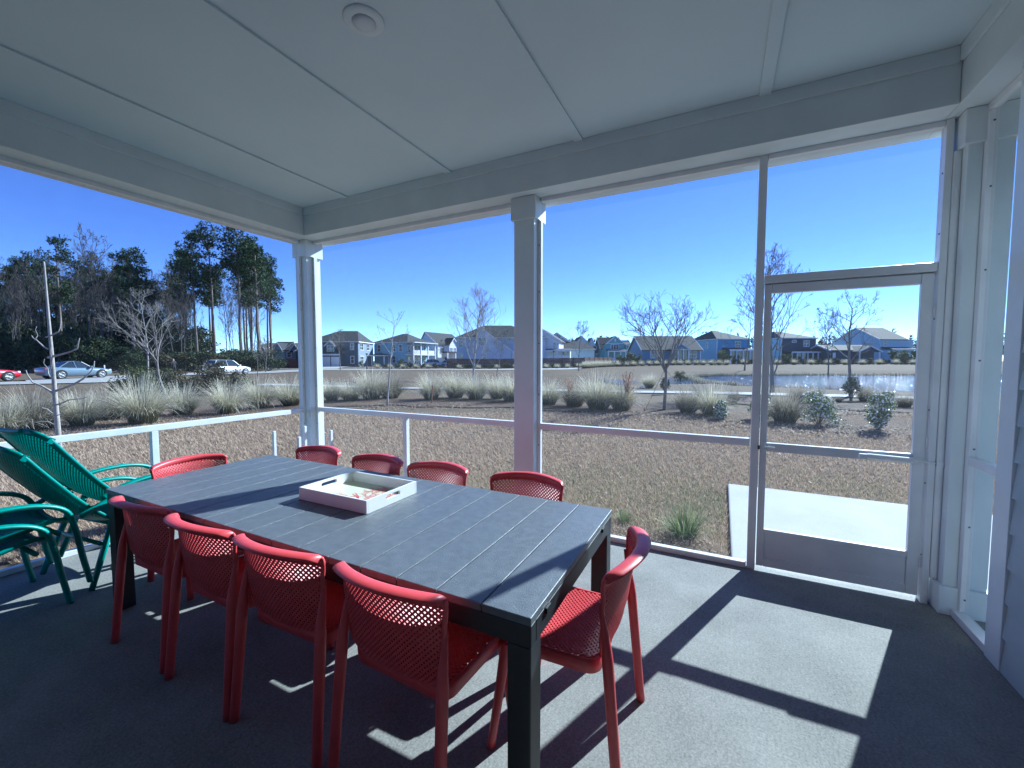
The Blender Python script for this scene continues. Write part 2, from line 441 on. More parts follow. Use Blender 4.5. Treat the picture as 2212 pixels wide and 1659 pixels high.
# mulch bed that carries the tufts
rng = random.Random(4)
strip('mulch_bed', gp((-160, 975), (60, 935), (300, 908), (480, 892), (640, 878), (760, 871), (900, 869), (1100, 874), (1300, 883), (1450, 892), (1600, 903), (1760, 914), (1990, 925), (2300, 945)),
      lambda t: 2.9 + 0.5 * math.sin(t * 31) + 0.35 * math.sin(t * 77), M_mulch, 0.03, 0.5)
strip('mulch_bed', gp((1560, 866), (1700, 874), (1830, 880), (1990, 886), (2200, 895)), lambda t: 2.6 + 0.4 * math.sin(t * 40), M_mulch, 0.035, 0.5)
strip('path', gp((560, 832), (700, 835), (893, 840), (1250, 846), (1500, 850), (1800, 857), (2050, 864)), 1.5, M_walk, 0.05, 0.8)
strip('road', [tuple(rd(-75, 8))[:2]] + gp((-10, 830), (200, 817), (450, 808.5), (600, 804)) + [tuple(rd(-32, 66))[:2], tuple(rd(-16, 67.5))[:2], tuple(rd(6, 70))[:2], tuple(rd(10, 78))[:2]], 6.2, M_road, 0.06, 1.0)
strip('sidewalk', [tuple(rd(-44, 72))[:2], tuple(rd(-34, 73))[:2], tuple(rd(-20, 75))[:2]], 1.6, M_walk, 0.07, 1.0)
strip('driveway', [tuple(rd(-37.5, 92))[:2], tuple(rd(-36, 82))[:2], tuple(rd(-32, 70))[:2]], 5.0, M_walk, 0.075, 1.0)

# ------------------------------------------------------------------ porch
CEIL = 3.20; SOF = 2.90; FRZ = 3.115
YS = 3.41; XL = -4.45; XR = 1.24
YB = -1.35                      # house wall behind the camera
mb = MB(); mb.box(-4.62, 2.6, YB - 0.3, 3.52, -0.35, 0.0)
struct(ob('floor', mb, M_floor, bevel=0.012))
mb = MB(); mb.box(0.10, 4.6, 3.53, 5.85, -0.3, -0.045)
struct(ob('walkway', mb, M_walk, bevel=0.015))
# control joint scored across the walkway and loose debris come with the material; mulch at the slab edge
mb = MB()
pts = [(-2.3, 3.53), (-2.1, 3.72), (-1.5, 3.86), (-0.9, 4.02), (-0.45, 4.18), (-0.15, 4.2), (0.02, 4.0), (0.09, 3.8), (0.09, 3.53)]
mb.add([(x, y, -0.085) for x, y in pts], [tuple(range(len(pts)))])
struct(ob('mulch_strip', mb, M_mulch))

ceil = bpy.data.objects.new('ceiling', None); link(ceil); struct(ceil); ceil.location = (-1.5, 1.0, CEIL)
off = Vector((1.5, -1.0, -CEIL))
xb = [-3.54, -2.25, -1.03, 0.20]
edges = [-4.23] + xb + [1.12]
for i in range(5):
    mb = MB(); mb.box(edges[i] + (0.0015 if i else 0), edges[i + 1] - (0.0015 if i < 4 else 0), YB, 3.2, CEIL, CEIL + 0.02)
    ob('ceiling_panel', mb, M_ceil, ceil, off)
for x in xb:
    mb = MB(); mb.box(x - 0.034, x + 0.034, YB, 3.199, CEIL - 0.014, CEIL - 0.0005)
    ob('batten', mb, M_ceil, ceil, off, bevel=0.002)
mb = MB(); mb.box(-5.0, 7.0, YB - 0.5, 3.98, CEIL + 0.03, CEIL + 0.3)
struct(ob('roof', mb, M_roof))
# perimeter beam: three runs, each with its proud frieze board
def beam(label, x0, x1, y0, y1, fx0, fx1, fy0, fy1):
    t = thing('perimeter_beam', label, 'beam', ((x0 + x1) / 2, (y0 + y1) / 2, SOF))
    o = Vector(t.location) * -1
    mb = MB(); mb.box(x0, x1, y0, y1, SOF, CEIL + 0.028); ob('beam_casing', mb, M_trim, t, o, bevel=0.003)
    mb = MB(); mb.box(fx0, fx1, fy0, fy1, FRZ, CEIL - 0.001); ob('frieze_board', mb, M_trim, t, o, bevel=0.002)
    return t
beam('long white boxed beam over the back screens and door', -4.23, 1.12, 3.2, 3.62, -4.215, 1.105, 3.182, 3.199)
beam('white boxed beam above the left screen wall', -4.66, -4.232, YB, 3.62, -4.231, -4.213, YB, 3.181)
beam('white boxed beam along the siding wall at the right', 1.122, 1.52, YB, 3.62, 1.104, 1.121, YB, 3.181)

def screws(parent, pts, axis, off=(0, 0, 0)):
    for p in pts:
        mb = MB(); n = 10; r = 0.005
        vs = []
        for j in range(n):
            a = 2 * math.pi * j / n
            if axis == 'x': vs.append((0, r * math.cos(a), r * math.sin(a)))
            else: vs.append((r * math.cos(a), 0, r * math.sin(a)))
        d = (-0.003, 0, 0) if axis == 'x' else (0, -0.003, 0)
        vs2 = [(v[0] + d[0], v[1] + d[1], v[2] + d[2]) for v in vs]
        mb.add(vs + vs2, [tuple(range(n)), tuple(range(2 * n - 1, n - 1, -1))] + [(j, (j + 1) % n, n + (j + 1) % n, n + j) for j in range(n)])
        ob('screw', mb, M_screw, parent, Vector(p) + Vector(off))

def post(label, x0, x1, y0, y1, strips):
    t = thing('porch_post', label, 'post', ((x0 + x1) / 2, (y0 + y1) / 2, 0.0))
    o = Vector(t.location) * -1
    mb = MB(); mb.box(x0, x1, y0, y1, 0.0, SOF - 0.001); ob('shaft', mb, M_trim, t, o, bevel=0.004)
    e = 0.022
    mb = MB(); mb.box(x0 - e, x1 + e, y0 - e, y1 + e, SOF - 0.19, SOF - 0.002); ob('capital', mb, M_trim, t, o, bevel=0.004)
    mb = MB(); mb.box(x0 - e, x1 + e, y0 - e, y1 + e, 0.0015, 0.17); ob('plinth', mb, M_trim, t, o, bevel=0.004)
    for (a, b, c, d, sx) in strips:
        mb = MB(); mb.box(a, b, c, d, 0.172, SOF - 0.192); s = ob('screen_channel', mb, M_alu, t, o, bevel=0.002)
        if sx: screws(s, [(sx[0], sx[1], z) for z in (0.35, 0.75, 1.2, 1.65, 2.1, 2.5)], sx[2])
    return t
post('white square corner post where the two screen walls meet', -4.54, -4.35, 3.31, 3.50,
     [(-4.349, -4.318, 3.39, 3.43, (-4.334, 3.3895, 'y')), (-4.47, -4.43, 3.279, 3.309, (-4.4295, 3.294, 'x'))])
post('white square post between the two open bays of the back wall', -1.65, -1.46, 3.31, 3.50,
     [(-1.459, -1.428, 3.39, 3.43, (-1.444, 3.3895, 'y')), (-1.682, -1.651, 3.39, 3.43, None)])
post('white square post with a chipped plinth to the right of the screen door', 1.20, 1.39, 3.30, 3.50, [(1.165, 1.199, 3.36, 3.44, None)])

def rail(label, x0, x1, y0, y1, top, extra):
    t = thing('railing', label, 'railing', ((x0 + x1) / 2, (y0 + y1) / 2, 0.0))
    o = Vector(t.location) * -1
    mb = MB(); mb.box(x0, x1, y0, y1, top - 0.052, top); ob('top_rail', mb, M_alu, t, o, bevel=0.003)
    mb = MB(); mb.box(x0, x1, y0, y1, 0.001, 0.042); ob('bottom_rail', mb, M_alu, t, o, bevel=0.003)
    mb = MB(); mb.box(x0, x1, y0, y1, SOF - 0.034, SOF - 0.001); ob('header_strip', mb, M_alu, t, o, bevel=0.003)
    for b in extra:
        mb = MB(); mb.box(b[0], b[1], b[2], b[3], 0.043, top - 0.053); ob('baluster', mb, M_alu, t, o, bevel=0.003)
    return t
RT_Z = 0.945
rail('white rail of the left screen wall beside the turquoise chairs', XL - 0.025, XL + 0.025, YB, 3.278, RT_Z - 0.01,
     [(XL - 0.025, XL + 0.025, 1.80, 1.85), (XL - 0.025, XL + 0.025, -0.1, -0.05)])
rail('white rail of the back bay beside the corner post', -4.317, -1.683, YS - 0.025, YS + 0.025, RT_Z, [(-3.005, -2.955, YS - 0.025, YS + 0.025)])
rail('white rail of the back bay beside the screen door', -1.427, 0.187, YS - 0.025, YS + 0.025, RT_Z, [])

def screen(label, p0, p1, z0, z1):
    """vertical sheet of mesh from p0 to p1 (xy)"""
    c = ((p0[0] + p1[0]) / 2, (p0[1] + p1[1]) / 2, z0)
    mb = MB(); mb.add([(p0[0] - c[0], p0[1] - c[1], 0), (p1[0] - c[0], p1[1] - c[1], 0), (p1[0] - c[0], p1[1] - c[1], z1 - z0), (p0[0] - c[0], p0[1] - c[1], z1 - z0)], [(0, 1, 2, 3)])
    o = ob('insect_screen', mb, M_screen, None, c, norm=False)
    return tag(o, label, 'screen')
screen('grey insect mesh above the rail of the left wall', (XL, YB), (XL, 3.28), RT_Z - 0.012, SOF - 0.03)
screen('grey insect mesh under the rail of the left wall', (XL, YB), (XL, 3.28), 0.04, RT_Z - 0.06)
screen('grey insect mesh above the rail beside the corner post', (-4.32, YS), (-1.68, YS), RT_Z - 0.002, SOF - 0.03)
screen('grey insect mesh under the rail beside the corner post', (-4.32, YS), (-1.68, YS), 0.04, RT_Z - 0.05)
screen('grey insect mesh above the rail beside the door', (-1.43, YS), (0.188, YS), RT_Z - 0.002, SOF - 0.03)
screen('grey insect mesh under the rail beside the door', (-1.43, YS), (0.188, YS), 0.04, RT_Z - 0.05)
screen('grey insect mesh of the transom over the door', (0.246, YS), (1.13, YS), 2.085, SOF - 0.03)

# door frame: mullion, header bar, right jamb
t = thing('door_frame', 'white metal frame round the screen door with its transom bar', 'door frame', (0.66, YS, 0)); o = Vector(t.location) * -1
mb = MB(); mb.box(0.193, 0.243, YS - 0.024, YS + 0.024, 0.001, SOF - 0.001); ob('mullion', mb, M_alu, t, o, bevel=0.003)
mb = MB(); mb.box(0.246, 1.129, YS - 0.03, YS + 0.03, 2.032, 2.086); ob('transom_bar', mb, M_alu, t, o, bevel=0.003)
mb = MB(); mb.box(1.13, 1.164, YS - 0.04, YS + 0.03, 0.001, SOF - 0.001); j = ob('jamb', mb, M_alu, t, o, bevel=0.003)
screws(j, [(1.1295, YS - 0.02, z) for z in (0.3, 0.75, 1.2, 1.75, 2.25, 2.6)], 'x')
mb = MB(); mb.box(0.246, 1.129, YS - 0.03, YS + 0.03, SOF - 0.034, SOF - 0.001); ob('header_strip', mb, M_alu, t, o, bevel=0.003)
mb = MB(); mb.box(0.252, 1.127, YS + 0.012, YS + 0.028, 2.012, 2.0315); ob('door_stop', mb, M_alu, t, o)
# the door itself
DY0, DY1 = YS - 0.012, YS + 0.02
t = thing('screen_door', 'white aluminium screen door with a kick panel and a pneumatic closer', 'door', (0.69, YS, 0.03)); o = Vector(t.location) * -1
mb = MB()
mb.box(0.25, 0.292, DY0, DY1, 0.032, 2.024); mb.box(1.066, 1.1245, DY0, DY1, 0.032, 2.024)
ob('stile', MB().box(0.25, 0.292, DY0, DY1, 0.032, 2.024), M_alu, t, o, bevel=0.003)
ob('stile', MB().box(1.066, 1.1245, DY0, DY1, 0.032, 2.024), M_alu, t, o, bevel=0.003)
ob('top_rail', MB().box(0.293, 1.065, DY0, DY1, 1.962, 2.024), M_alu, t, o, bevel=0.006)
ob('mid_rail', MB().box(0.293, 1.065, DY0, DY1, 0.862, 0.922), M_alu, t, o, bevel=0.003)
ob('bottom_rail', MB().box(0.293, 1.065, DY0, DY1, 0.032, 0.092), M_alu, t, o, bevel=0.003)
ob('bottom_rail', MB().box(0.293, 1.065, DY0, DY1, 0.268, 0.302), M_alu, t, o, bevel=0.003)
kp = ob('kick_panel', MB().box(0.293, 1.065, YS, YS + 0.012, 0.0925, 0.2675), M_alu, t, o)
for (z0, z1) in ((0.3025, 0.8615), (0.9225, 1.9615)):
    ob('mesh_pane', MB().add([(0.293, YS + 0.006, z0), (1.065, YS + 0.006, z0), (1.065, YS + 0.006, z1), (0.293, YS + 0.006, z1)], [(0, 1, 2, 3)]), M_screen, t, o, norm=False)
cl = ob('door_closer', MB().tube([(0.84, DY0 - 0.028, 0.892), (1.08, DY0 - 0.028, 0.886)], 0.017, 12), M_alu, t, o, smooth=False)
ob('closer_rod', MB().tube([(1.08, DY0 - 0.028, 0.886), (1.175, DY0 - 0.03, 0.882)], 0.005, 8), M_alu, cl)
ob('closer_bracket', MB().box(0.80, 0.842, DY0 - 0.04, DY0 - 0.001, 0.88, 0.905), M_alu, cl)
ob('closer_bracket', MB().box(1.165, 1.23, DY0 - 0.045, DY0 - 0.02, 0.868, 0.90), M_alu, cl)
h = ob('handle', MB().box(0.255, 0.287, DY0 - 0.014, DY0 - 0.0005, 0.868, 0.925), M_alu, t, o, bevel=0.003)
ob('lever', MB().tube([(0.272, DY0 - 0.025, 0.90), (0.34, DY0 - 0.032, 0.895)], 0.006, 8), M_alu, h)
for z in (0.25, 1.0, 1.8):
    ob('hinge', MB().tube([(1.127, DY0 - 0.008, z - 0.03), (1.127, DY0 - 0.008, z + 0.03)], 0.006, 8), M_alu, t, o)
ob('latch', MB().box(0.236, 0.249, DY0 - 0.03, DY0 - 0.019, 0.878, 0.905), M_screw, t, o)

# right side: short screened slot, trim board, lap siding
t = thing('side_window', 'narrow screened opening between the door post and the siding', 'window', (XR + 0.04, 3.1, 0)); o = Vector(t.location) * -1
f = ob('frame_strip', MB().box(1.262, 1.30, 3.255, 3.298, 0.045, SOF - 0.04), M_alu, t, o, bevel=0.003)
screws(f, [(1.281, 3.2545, z) for z in (0.12, 0.55, 1.0, 1.5, 2.0, 2.45, 2.8)], 'y')
ob('frame_strip', MB().box(1.262, 1.30, 2.915, 2.94, 0.045, SOF - 0.04), M_alu, t, o, bevel=0.003)
ob('bottom_rail', MB().box(1.235, 1.30, 2.915, 3.296, 0.001, 0.044), M_alu, t, o, bevel=0.003)
ob('mid_rail', MB().box(1.262, 1.30, 2.941, 3.254, 0.905, 0.955), M_alu, t, o, bevel=0.003)
ob('top_rail', MB().box(1.262, 1.30, 2.915, 3.298, SOF - 0.039, SOF - 0.001), M_alu, t, o, bevel=0.003)
ob('mesh_pane', MB().add([(1.285, 2.94, 0.045), (1.285, 3.255, 0.045), (1.285, 3.255, SOF - 0.04), (1.285, 2.94, SOF - 0.04)], [(0, 1, 2, 3)]), M_screen, t, o, norm=False)
wall = bpy.data.objects.new('wall_right', None); link(wall); struct(wall); wall.location = (XR, 1.0, 0); o = Vector(wall.location) * -1
ob('corner_board', MB().box(1.228, 1.31, 2.785, 2.914, 0.0, SOF - 0.001), M_trim, wall, o, bevel=0.003)
ob('sheathing', MB().box(1.262, 1.50, YB, 2.784, 0.0, CEIL), M_siding, wall, o)
nb = 17; bh = (SOF - 0.001) / nb
for i in range(nb):
    z0 = i * bh
    mb = MB(); mb.prism([(1.2615, z0 + 0.001), (1.232, z0 + 0.001), (1.246, z0 + bh + 0.012), (1.2615, z0 + bh + 0.012)] if i < nb - 1 else [(1.2615, z0 + 0.001), (1.232, z0 + 0.001), (1.246, z0 + bh - 0.001), (1.2615, z0 + bh - 0.001)], YB, 2.7845, 'y')
    ob('siding_board', mb, M_siding, wall, o)
wb = bpy.data.objects.new('wall_back', None); link(wb); struct(wb); wb.location = (-1.5, YB, 0)
ob('sheathing', MB().box(-4.66, 1.5, YB - 0.25, YB - 0.031, -0.1, CEIL + 0.02), M_siding, wb, Vector(wb.location) * -1)
for i in range(18):
    z0 = i * 0.18
    mb = MB(); mb.prism([(YB - 0.0305, z0 + 0.001), (YB, z0 + 0.001), (YB - 0.014, min(z0 + 0.192, CEIL)), (YB - 0.0305, min(z0 + 0.192, CEIL))], -4.66, 1.23, 'x')
    ob('siding_board', mb, M_siding, wb, Vector(wb.location) * -1)
# white column of the neighbouring entry, seen through the slot
t = thing('entry_column', 'broad white column seen through the narrow side screen', 'column', (1.86, 3.45, 0)); o = Vector(t.location) * -1
ob('shaft', MB().box(1.66, 2.08, 3.25, 3.67, 0.0, 3.1), M_trim, t, o, bevel=0.004)
ob('plinth', MB().box(1.64, 2.10, 3.23, 3.69, 0.001, 0.19), M_trim, t, o, bevel=0.004)
ob('capital', MB().box(1.64, 2.10, 3.23, 3.69, 2.66, 3.102), M_trim, t, o, bevel=0.004)

# recessed ceiling lamp
t = thing('ceiling_light', 'round white recessed lamp between two ceiling battens', 'lamp', (-1.645, 1.615, CEIL))
ob('trim_ring', MB().lathe([(0.100, -0.0005), (0.100, -0.004), (0.094, -0.009), (0.062, -0.014), (0.056, -0.012), (0.056, -0.002)], 40), M_trim, t, smooth=True)
ob('lens', MB().lathe([(0.0555, -0.004), (0.0555, -0.017), (0.03, -0.026), (0.004, -0.029)], 32), M_lens, t, smooth=True)

# ------------------------------------------------------------------ dining table
TX0, TX1, TY0, TY1, TZ = -3.265, -0.485, 1.090, 2.105, 0.737
t = thing('dining_table', 'long charcoal slatted dining table set with red chairs', 'table', ((TX0 + TX1) / 2, (TY0 + TY1) / 2, 0)); o = Vector(t.location) * -1
NBD = 16; bw = (TX1 - TX0) / NBD
for i in range(NBD):
    x0 = TX0 + i * bw
    ob('tabletop_board', MB().box(x0 + 0.0022, x0 + bw - 0.0022, TY0, TY1, TZ - 0.026, TZ), M_tabtop, t, o, bevel=0.0025)
for (a, b, c, d) in ((TX0 + 0.003, TX1 - 0.003, TY0 + 0.004, TY0 + 0.042), (TX0 + 0.003, TX1 - 0.003, TY1 - 0.042, TY1 - 0.004),
                     (TX0 + 0.003, TX0 + 0.04, TY0 + 0.043, TY1 - 0.043), (TX1 - 0.04, TX1 - 0.003, TY0 + 0.043, TY1 - 0.043)):
    ob('apron', MB().box(a, b, c, d, TZ - 0.098, TZ - 0.028), M_tabframe, t, o, bevel=0.003)
ob('cross_beam', MB().box(-1.90, -1.84, TY0 + 0.043, TY1 - 0.043, TZ - 0.09, TZ - 0.03), M_tabframe, t, o)
for x in (TX0 + 0.005, TX1 - 0.085):
    for y in (TY0 + 0.006, TY1 - 0.086):
        ob('leg', MB().box(x, x + 0.08, y, y + 0.08, 0.001, TZ - 0.099), M_tabframe, t, o, bevel=0.004)
ob('leaf_catch', MB().box(TX1 - 0.006, TX1 + 0.006, 1.20, 1.235, TZ - 0.045, TZ - 0.027), M_tabframe, t, o)
ob('leaf_catch', MB().box(TX1 - 0.006, TX1 + 0.006, 1.90, 1.935, TZ - 0.045, TZ - 0.027), M_tabframe, t, o)

# ------------------------------------------------------------------ tray with coral print
t = thing('serving_tray', 'square white tray with a red coral print on the table', 'tray', (-1.81, 1.675, TZ + 0.001)); t.rotation_euler = (0, 0, 0.0)
W2, D2, HT, TH = 0.252, 0.19, 0.068, 0.012
ob('bottom', MB().box(-W2 + TH, W2 - TH, -D2 + TH, D2 - TH, 0.001, 0.010), M_traybase, t)
ob('side', MB().box(-W2, W2, -D2, -D2 + TH, 0, HT), M_tray, t, bevel=0.002)
ob('side', MB().box(-W2, W2, D2 - TH, D2, 0, HT), M_tray, t, bevel=0.002)
def handle_wall(x0, x1):
    mb = MB()
    n = 8; a, b, zc = 0.055, 0.011, 0.044
    ring = []
    for j in range(n + 1): th = -math.pi / 2 + math.pi * j / n; ring.append((a - b + b * math.cos(th), zc + b * math.sin(th)))
    for j in range(n + 1): th = math.pi / 2 + math.pi * j / n; ring.append((-a + b + b * math.cos(th), zc + b * math.sin(th)))
    y0, y1 = -D2 + TH + 0.0005, D2 - TH - 0.0005
    k = len(ring); vs = []
    outer = []
    for (y, z) in ring:      # outer contour matched by angle
        outer.append((y1 if y > 0 else y0, 0.0 if z < zc else HT))
    for x in (x0, x1):
        vs += [(x, y, z) for y, z in ring]; vs += [(x, y, z) for y, z in outer]
    fs = []
    for s in (0, 2 * k):
        for j in range(k):
            q = (j + 1) % k; fs.append((s + j, s + q, s + k + q, s + k + j))
    for j in range(k):
        q = (j + 1) % k; fs.append((j, q, 2 * k + q, 2 * k + j)); fs.append((k + j, k + q, 3 * k + q, 3 * k + j))
    mb.add(vs, fs); return mb
for s in (-1, 1):
    x0, x1 = (W2 - TH, W2) if s > 0 else (-W2, -W2 + TH)
    ob('handle_side', handle_wall(x0, x1), M_tray, t)
cr = random.Random(9); mb = MB()
def coral(p, a, l, w, lev):
    n = 5; pts = []; q = Vector(p); aa = a
    for i in range(n + 1):
        pts.append(q.copy()); aa += cr.uniform(-0.22, 0.22); q = q + Vector((math.cos(aa), math.sin(aa))) * l / n
        if abs(q.x) > W2 - 0.03 or abs(q.y) > D2 - 0.025: break
    if len(pts) < 2: return
    vs = []
    for i, c in enumerate(pts):
        d = (pts[min(i + 1, len(pts) - 1)] - pts[max(i - 1, 0)]).normalized(); s = Vector((-d.y, d.x)) * w * (1 - 0.5 * i / len(pts)) / 2
        vs += [(c.x + s.x, c.y + s.y, 0.0108 + 0.00005 * lev), (c.x - s.x, c.y - s.y, 0.0108 + 0.00005 * lev)]
    mb.add(vs, [(2 * i, 2 * i + 1, 2 * i + 3, 2 * i + 2) for i in range(len(pts) - 1)])
    if lev < 4:
        for i in range(1, len(pts)):
            if cr.random() < 0.6: coral(pts[i], aa + cr.choice((-1, 1)) * cr.uniform(0.4, 0.95), l * 0.62, w * 0.62, lev + 1)
for k in range(5): coral((0.185, -0.14), math.radians(98 + k * 20), 0.25, 0.010, 0)
ob('coral_print', mb, M_coral, t, norm=False)

# ------------------------------------------------------------------ red chairs
def lattice(mb, S, N, xr, zr, inside, pitch, w, th, seg=0.022):
    """two families of diagonal ribs over surface S(x, z), kept where inside(x, z)"""
    for fam in (1, -1):
        lo = min(a * 1.0 - fam * b for a in xr for b in zr) ; hi = max(a - fam * b for a in xr for b in zr)
        k = math.ceil(lo / pitch)
        while k * pitch < hi:
            c = k * pitch; k += 1
            z = zr[0]; run = []
            def flush(run):
                if len(run) >= 2:
                    P = []; Q = []
                    for (x, zz) in run:
                        n = N(x, zz); P.append(S(x, zz) + n * (0.0006 * fam)); Q.append(n)
                    mb.bar(P, Q, w, th)
            n = max(2, int((zr[1] - zr[0]) / seg * 1.0)); 
            # fine scan for clean ends, coarse vertices
            steps = n * 4; prev = None
            for i in range(steps + 1):
                z = zr[0] + (zr[1] - zr[0]) * i / steps; x = c + fam * z
                ins = xr[0] <= x <= xr[1] and inside(x, z)
                if ins:
                    if not run or i % 4 == 0: run.append((x, z))
                    prev = (x, z)
                else:
                    if run and prev and prev != run[-1]: run.append(prev)
                    flush(run); run = []
            if run and prev and prev != run[-1]: run.append(prev)
            flush(run)

def lerp_tab(tab, t):
    if t <= tab[0][0]: return tab[0][1]
    for (a, va), (b, vb) in zip(tab, tab[1:]):
        if t <= b:
            k = (t - a) / (b - a); k = k * k * (3 - 2 * k) * 0.5 + k * 0.5
            return va + (vb - va) * k
    return tab[-1][1]
def smooth_path(pts, n=6):
    P = [Vector(p) for p in pts]; out = []
    for i in range(len(P) - 1):
        p0 = P[max(i - 1, 0)]; p1 = P[i]; p2 = P[i + 1]; p3 = P[min(i + 2, len(P) - 1)]
        for k in range(n):
            t = k / n
            out.append(0.5 * ((2 * p1) + (-p0 + p2) * t + (2 * p0 - 5 * p1 + 4 * p2 - p3) * t * t + (-p0 + 3 * p1 - 3 * p2 + p3) * t ** 3))
    out.append(P[-1]); return out

def make_chair(label):
    t = thing('dining_chair', label, 'chair', group='red perforated chairs around the table')
    # backrest shell: x across, z up
    BT, BB = 0.795, 0.405
    ytab = [(0.405, -0.150), (0.44, -0.196), (0.50, -0.222), (0.60, -0.244), (0.72, -0.262), (0.795, -0.285)]
    def hw(z):
        t_ = (z - BB) / (BT - BB)
        if t_ < 0.5: return 0.218 * (1 - (1 - t_ / 0.5) ** 2.6) ** (1 / 2.1) if t_ > 0 else 0.0
        return 0.218 + 0.017 * (t_ - 0.5) / 0.5
    def topz(x): return BT - 0.020 * (abs(x) / 0.235) ** 2.2
    def S(x, z):
        c = 0.030 + 0.035 * min(1, max(0, (z - 0.45) / 0.3))
        return Vector((x, lerp_tab(ytab, z) + c * (x / 0.235) ** 2, z))
    def N(x, z):
        e = 0.004; a = S(x + e, z) - S(x - e, z); b = S(x, z + e) - S(x, z - e)
        return a.cross(b).normalized()
    mb = MB()
    lattice(mb, S, N, (-0.24, 0.24), (BB, BT), lambda x, z: abs(x) < hw(z) - 0.006 and z < topz(x) - 0.008, 0.0200, 0.0075, 0.007)
    ob('backrest', mb, M_red, t)
    # rim of the back
    rim = []
    zs = [BB + (0.772 - BB) * (1 - math.cos(math.pi * i / 28)) / 2 for i in range(29)]
    for z in zs[::-1]: rim.append(S(-hw(z), z))
    for z in zs[1:]: rim.append(S(hw(z), z))
    mb = MB(); mb.tube(rim, [0.0095] * len(rim), 8, flat=(1.0, 0.8))
    ob('back_rim', mb, M_red, t, smooth=True)
    # rolled top lip: profile swept along the top edge
    mb = MB(); vs = []; fs = []; K = 26
    prof = [(0.010, -0.034), (0.012, -0.004), (0.008, 0.005), (-0.002, 0.009), (-0.022, 0.010), (-0.040, 0.006), (-0.044, 0.001), (-0.040, -0.003), (-0.018, 0.000), (-0.007, -0.008), (-0.004, -0.034)]
    for i in range(K + 1):
        s = -1 + 2 * i / K
        # corner rounding: ends bend down
        x = 0.236 * math.sin(s * math.pi / 2 * 0.98) / math.sin(math.pi / 2 * 0.98)
        z = topz(x) - 0.022 * max(0, (abs(s) - 0.72) / 0.28) ** 2
        b = S(x, z); sc = 1.0 - 0.55 * max(0, (abs(s) - 0.75) / 0.25) ** 2
        for (py, pz) in prof: vs.append((b.x, b.y + py * sc + 0.002, b.z + pz * sc))
    m_ = len(prof)
    for i in range(K):
        for j in range(m_):
            a = i * m_ + j; b = i * m_ + (j + 1) % m_; fs.append((a, b, b + m_, a + m_))
    fs.append(tuple(range(m_))); fs.append(tuple(K * m_ + j for j in range(m_))[::-1])
    mb.add(vs, fs); ob('top_lip', mb, M_red, t, smooth=True)
    # seat: x across, y depth
    def SS(x, y):
        z = 0.452 - 0.016 * math.exp(-((y - 0.02) / 0.13) ** 2) * (1 - (x / 0.23) ** 2) - 0.05 * max(0, (y - 0.15) / 0.07) ** 2 * 0.5
        return Vector((x, y, z))
    def SN(x, y):
        e = 0.004; a = SS(x + e, y) - SS(x - e, y); b = SS(x, y + e) - SS(x, y - e)
        return a.cross(b).normalized()
    def shw(y): return 0.212 + 0.010 * (y + 0.19) / 0.4
    def sin_(x, y):
        q = 0.05
        if abs(x) > shw(y) - 0.008 or y < -0.182 or y > 0.205: return False
        dx = abs(x) - (shw(y) - 0.008 - q)
        if y < -0.182 + q and dx > 0: return dx * dx + (y + 0.182 - q) ** 2 < q * q
        if y > 0.205 - q and dx > 0: return dx * dx + (y - 0.205 + q) ** 2 < q * q
        return True
    mb = MB(); lattice(mb, SS, SN, (-0.24, 0.24), (-0.19, 0.21), sin_, 0.0200, 0.0074, 0.008)
    ob('seat', mb, M_red, t)
    # seat frame: band round the seat
    ring = []
    q = 0.05
    def corner(cx, cy, a0, a1):
        for i in range(7):
            a = math.radians(a0 + (a1 - a0) * i / 6); ring.append((cx + q * math.cos(a), cy + q * math.sin(a)))
    corner(0.222 - q, 0.212 - q, 0, 90); corner(-0.222 + q, 0.212 - q, 90, 180); corner(-0.216 + q, -0.188 + q, 180, 270); corner(0.216 - q, -0.188 + q, 270, 360)
    n = len(ring); vs = []; fs = []
    for (x, y) in ring:
        z = SS(x * 0.98, y).z
        nx = Vector((x, y * 1.0)).normalized()
        for (ox, oz) in ((-0.012, 0.001), (0.0, 0.003), (0.006, -0.006), (0.004, -0.046), (-0.004, -0.048), (-0.006, -0.008)):
            vs.append((x + nx.x * ox, y + nx.y * ox, z + oz))
    for i in range(n):
        for j in range(6):
            a = i * 6 + j; b = i * 6 + (j + 1) % 6; c = ((i + 1) % n) * 6 + (j + 1) % 6; d = ((i + 1) % n) * 6 + j
            fs.append((a, b, c, d))
    mb = MB(); mb.add(vs, fs); ob('seat_frame', mb, M_red, t, smooth=True)
    for s in (-1, 1):
        mb = MB(); p = smooth_path([(s * 0.208, 0.168, 0.425), (s * 0.214, 0.176, 0.36), (s * 0.226, 0.196, 0.20), (s * 0.240, 0.222, 0.0)], 4)
        mb.tube(p, [0.030 - 0.0105 * i / (len(p) - 1) for i in range(len(p))], 10, flat=(1.0, 0.78)); ob('leg', mb, M_red, t, smooth=True)
        bp = S(s * hw(0.66), 0.66)
        mb = MB(); p = [Vector((bp.x, bp.y - 0.002, 0.675)).lerp(Vector((s * 0.244, -0.268, 0.0)), i / 14) for i in range(15)]
        for i in range(3): p[i].y += 0.004 * (3 - i)
        r = [0.006 + 0.0165 * min(1, i / 4.0) - 0.003 * i / 14 for i in range(15)]
        mb.tube(p, r, 10, flat=(1.0, 0.95)); ob('leg', mb, M_red, t, smooth=True)
    return t
near_x = [-2.62, -2.055, -1.545, -0.965]
nl = ['red chair on the near side of the table, next to the turquoise chairs', 'red chair on the near side, second from the turquoise chairs',
      'red chair on the near side, third from the turquoise chairs', 'red chair on the near side, closest to the camera']
c0 = make_chair(nl[0]); c0.location = (near_x[0], 1.232, 0); c0.rotation_euler = (0, 0, math.radians(1))
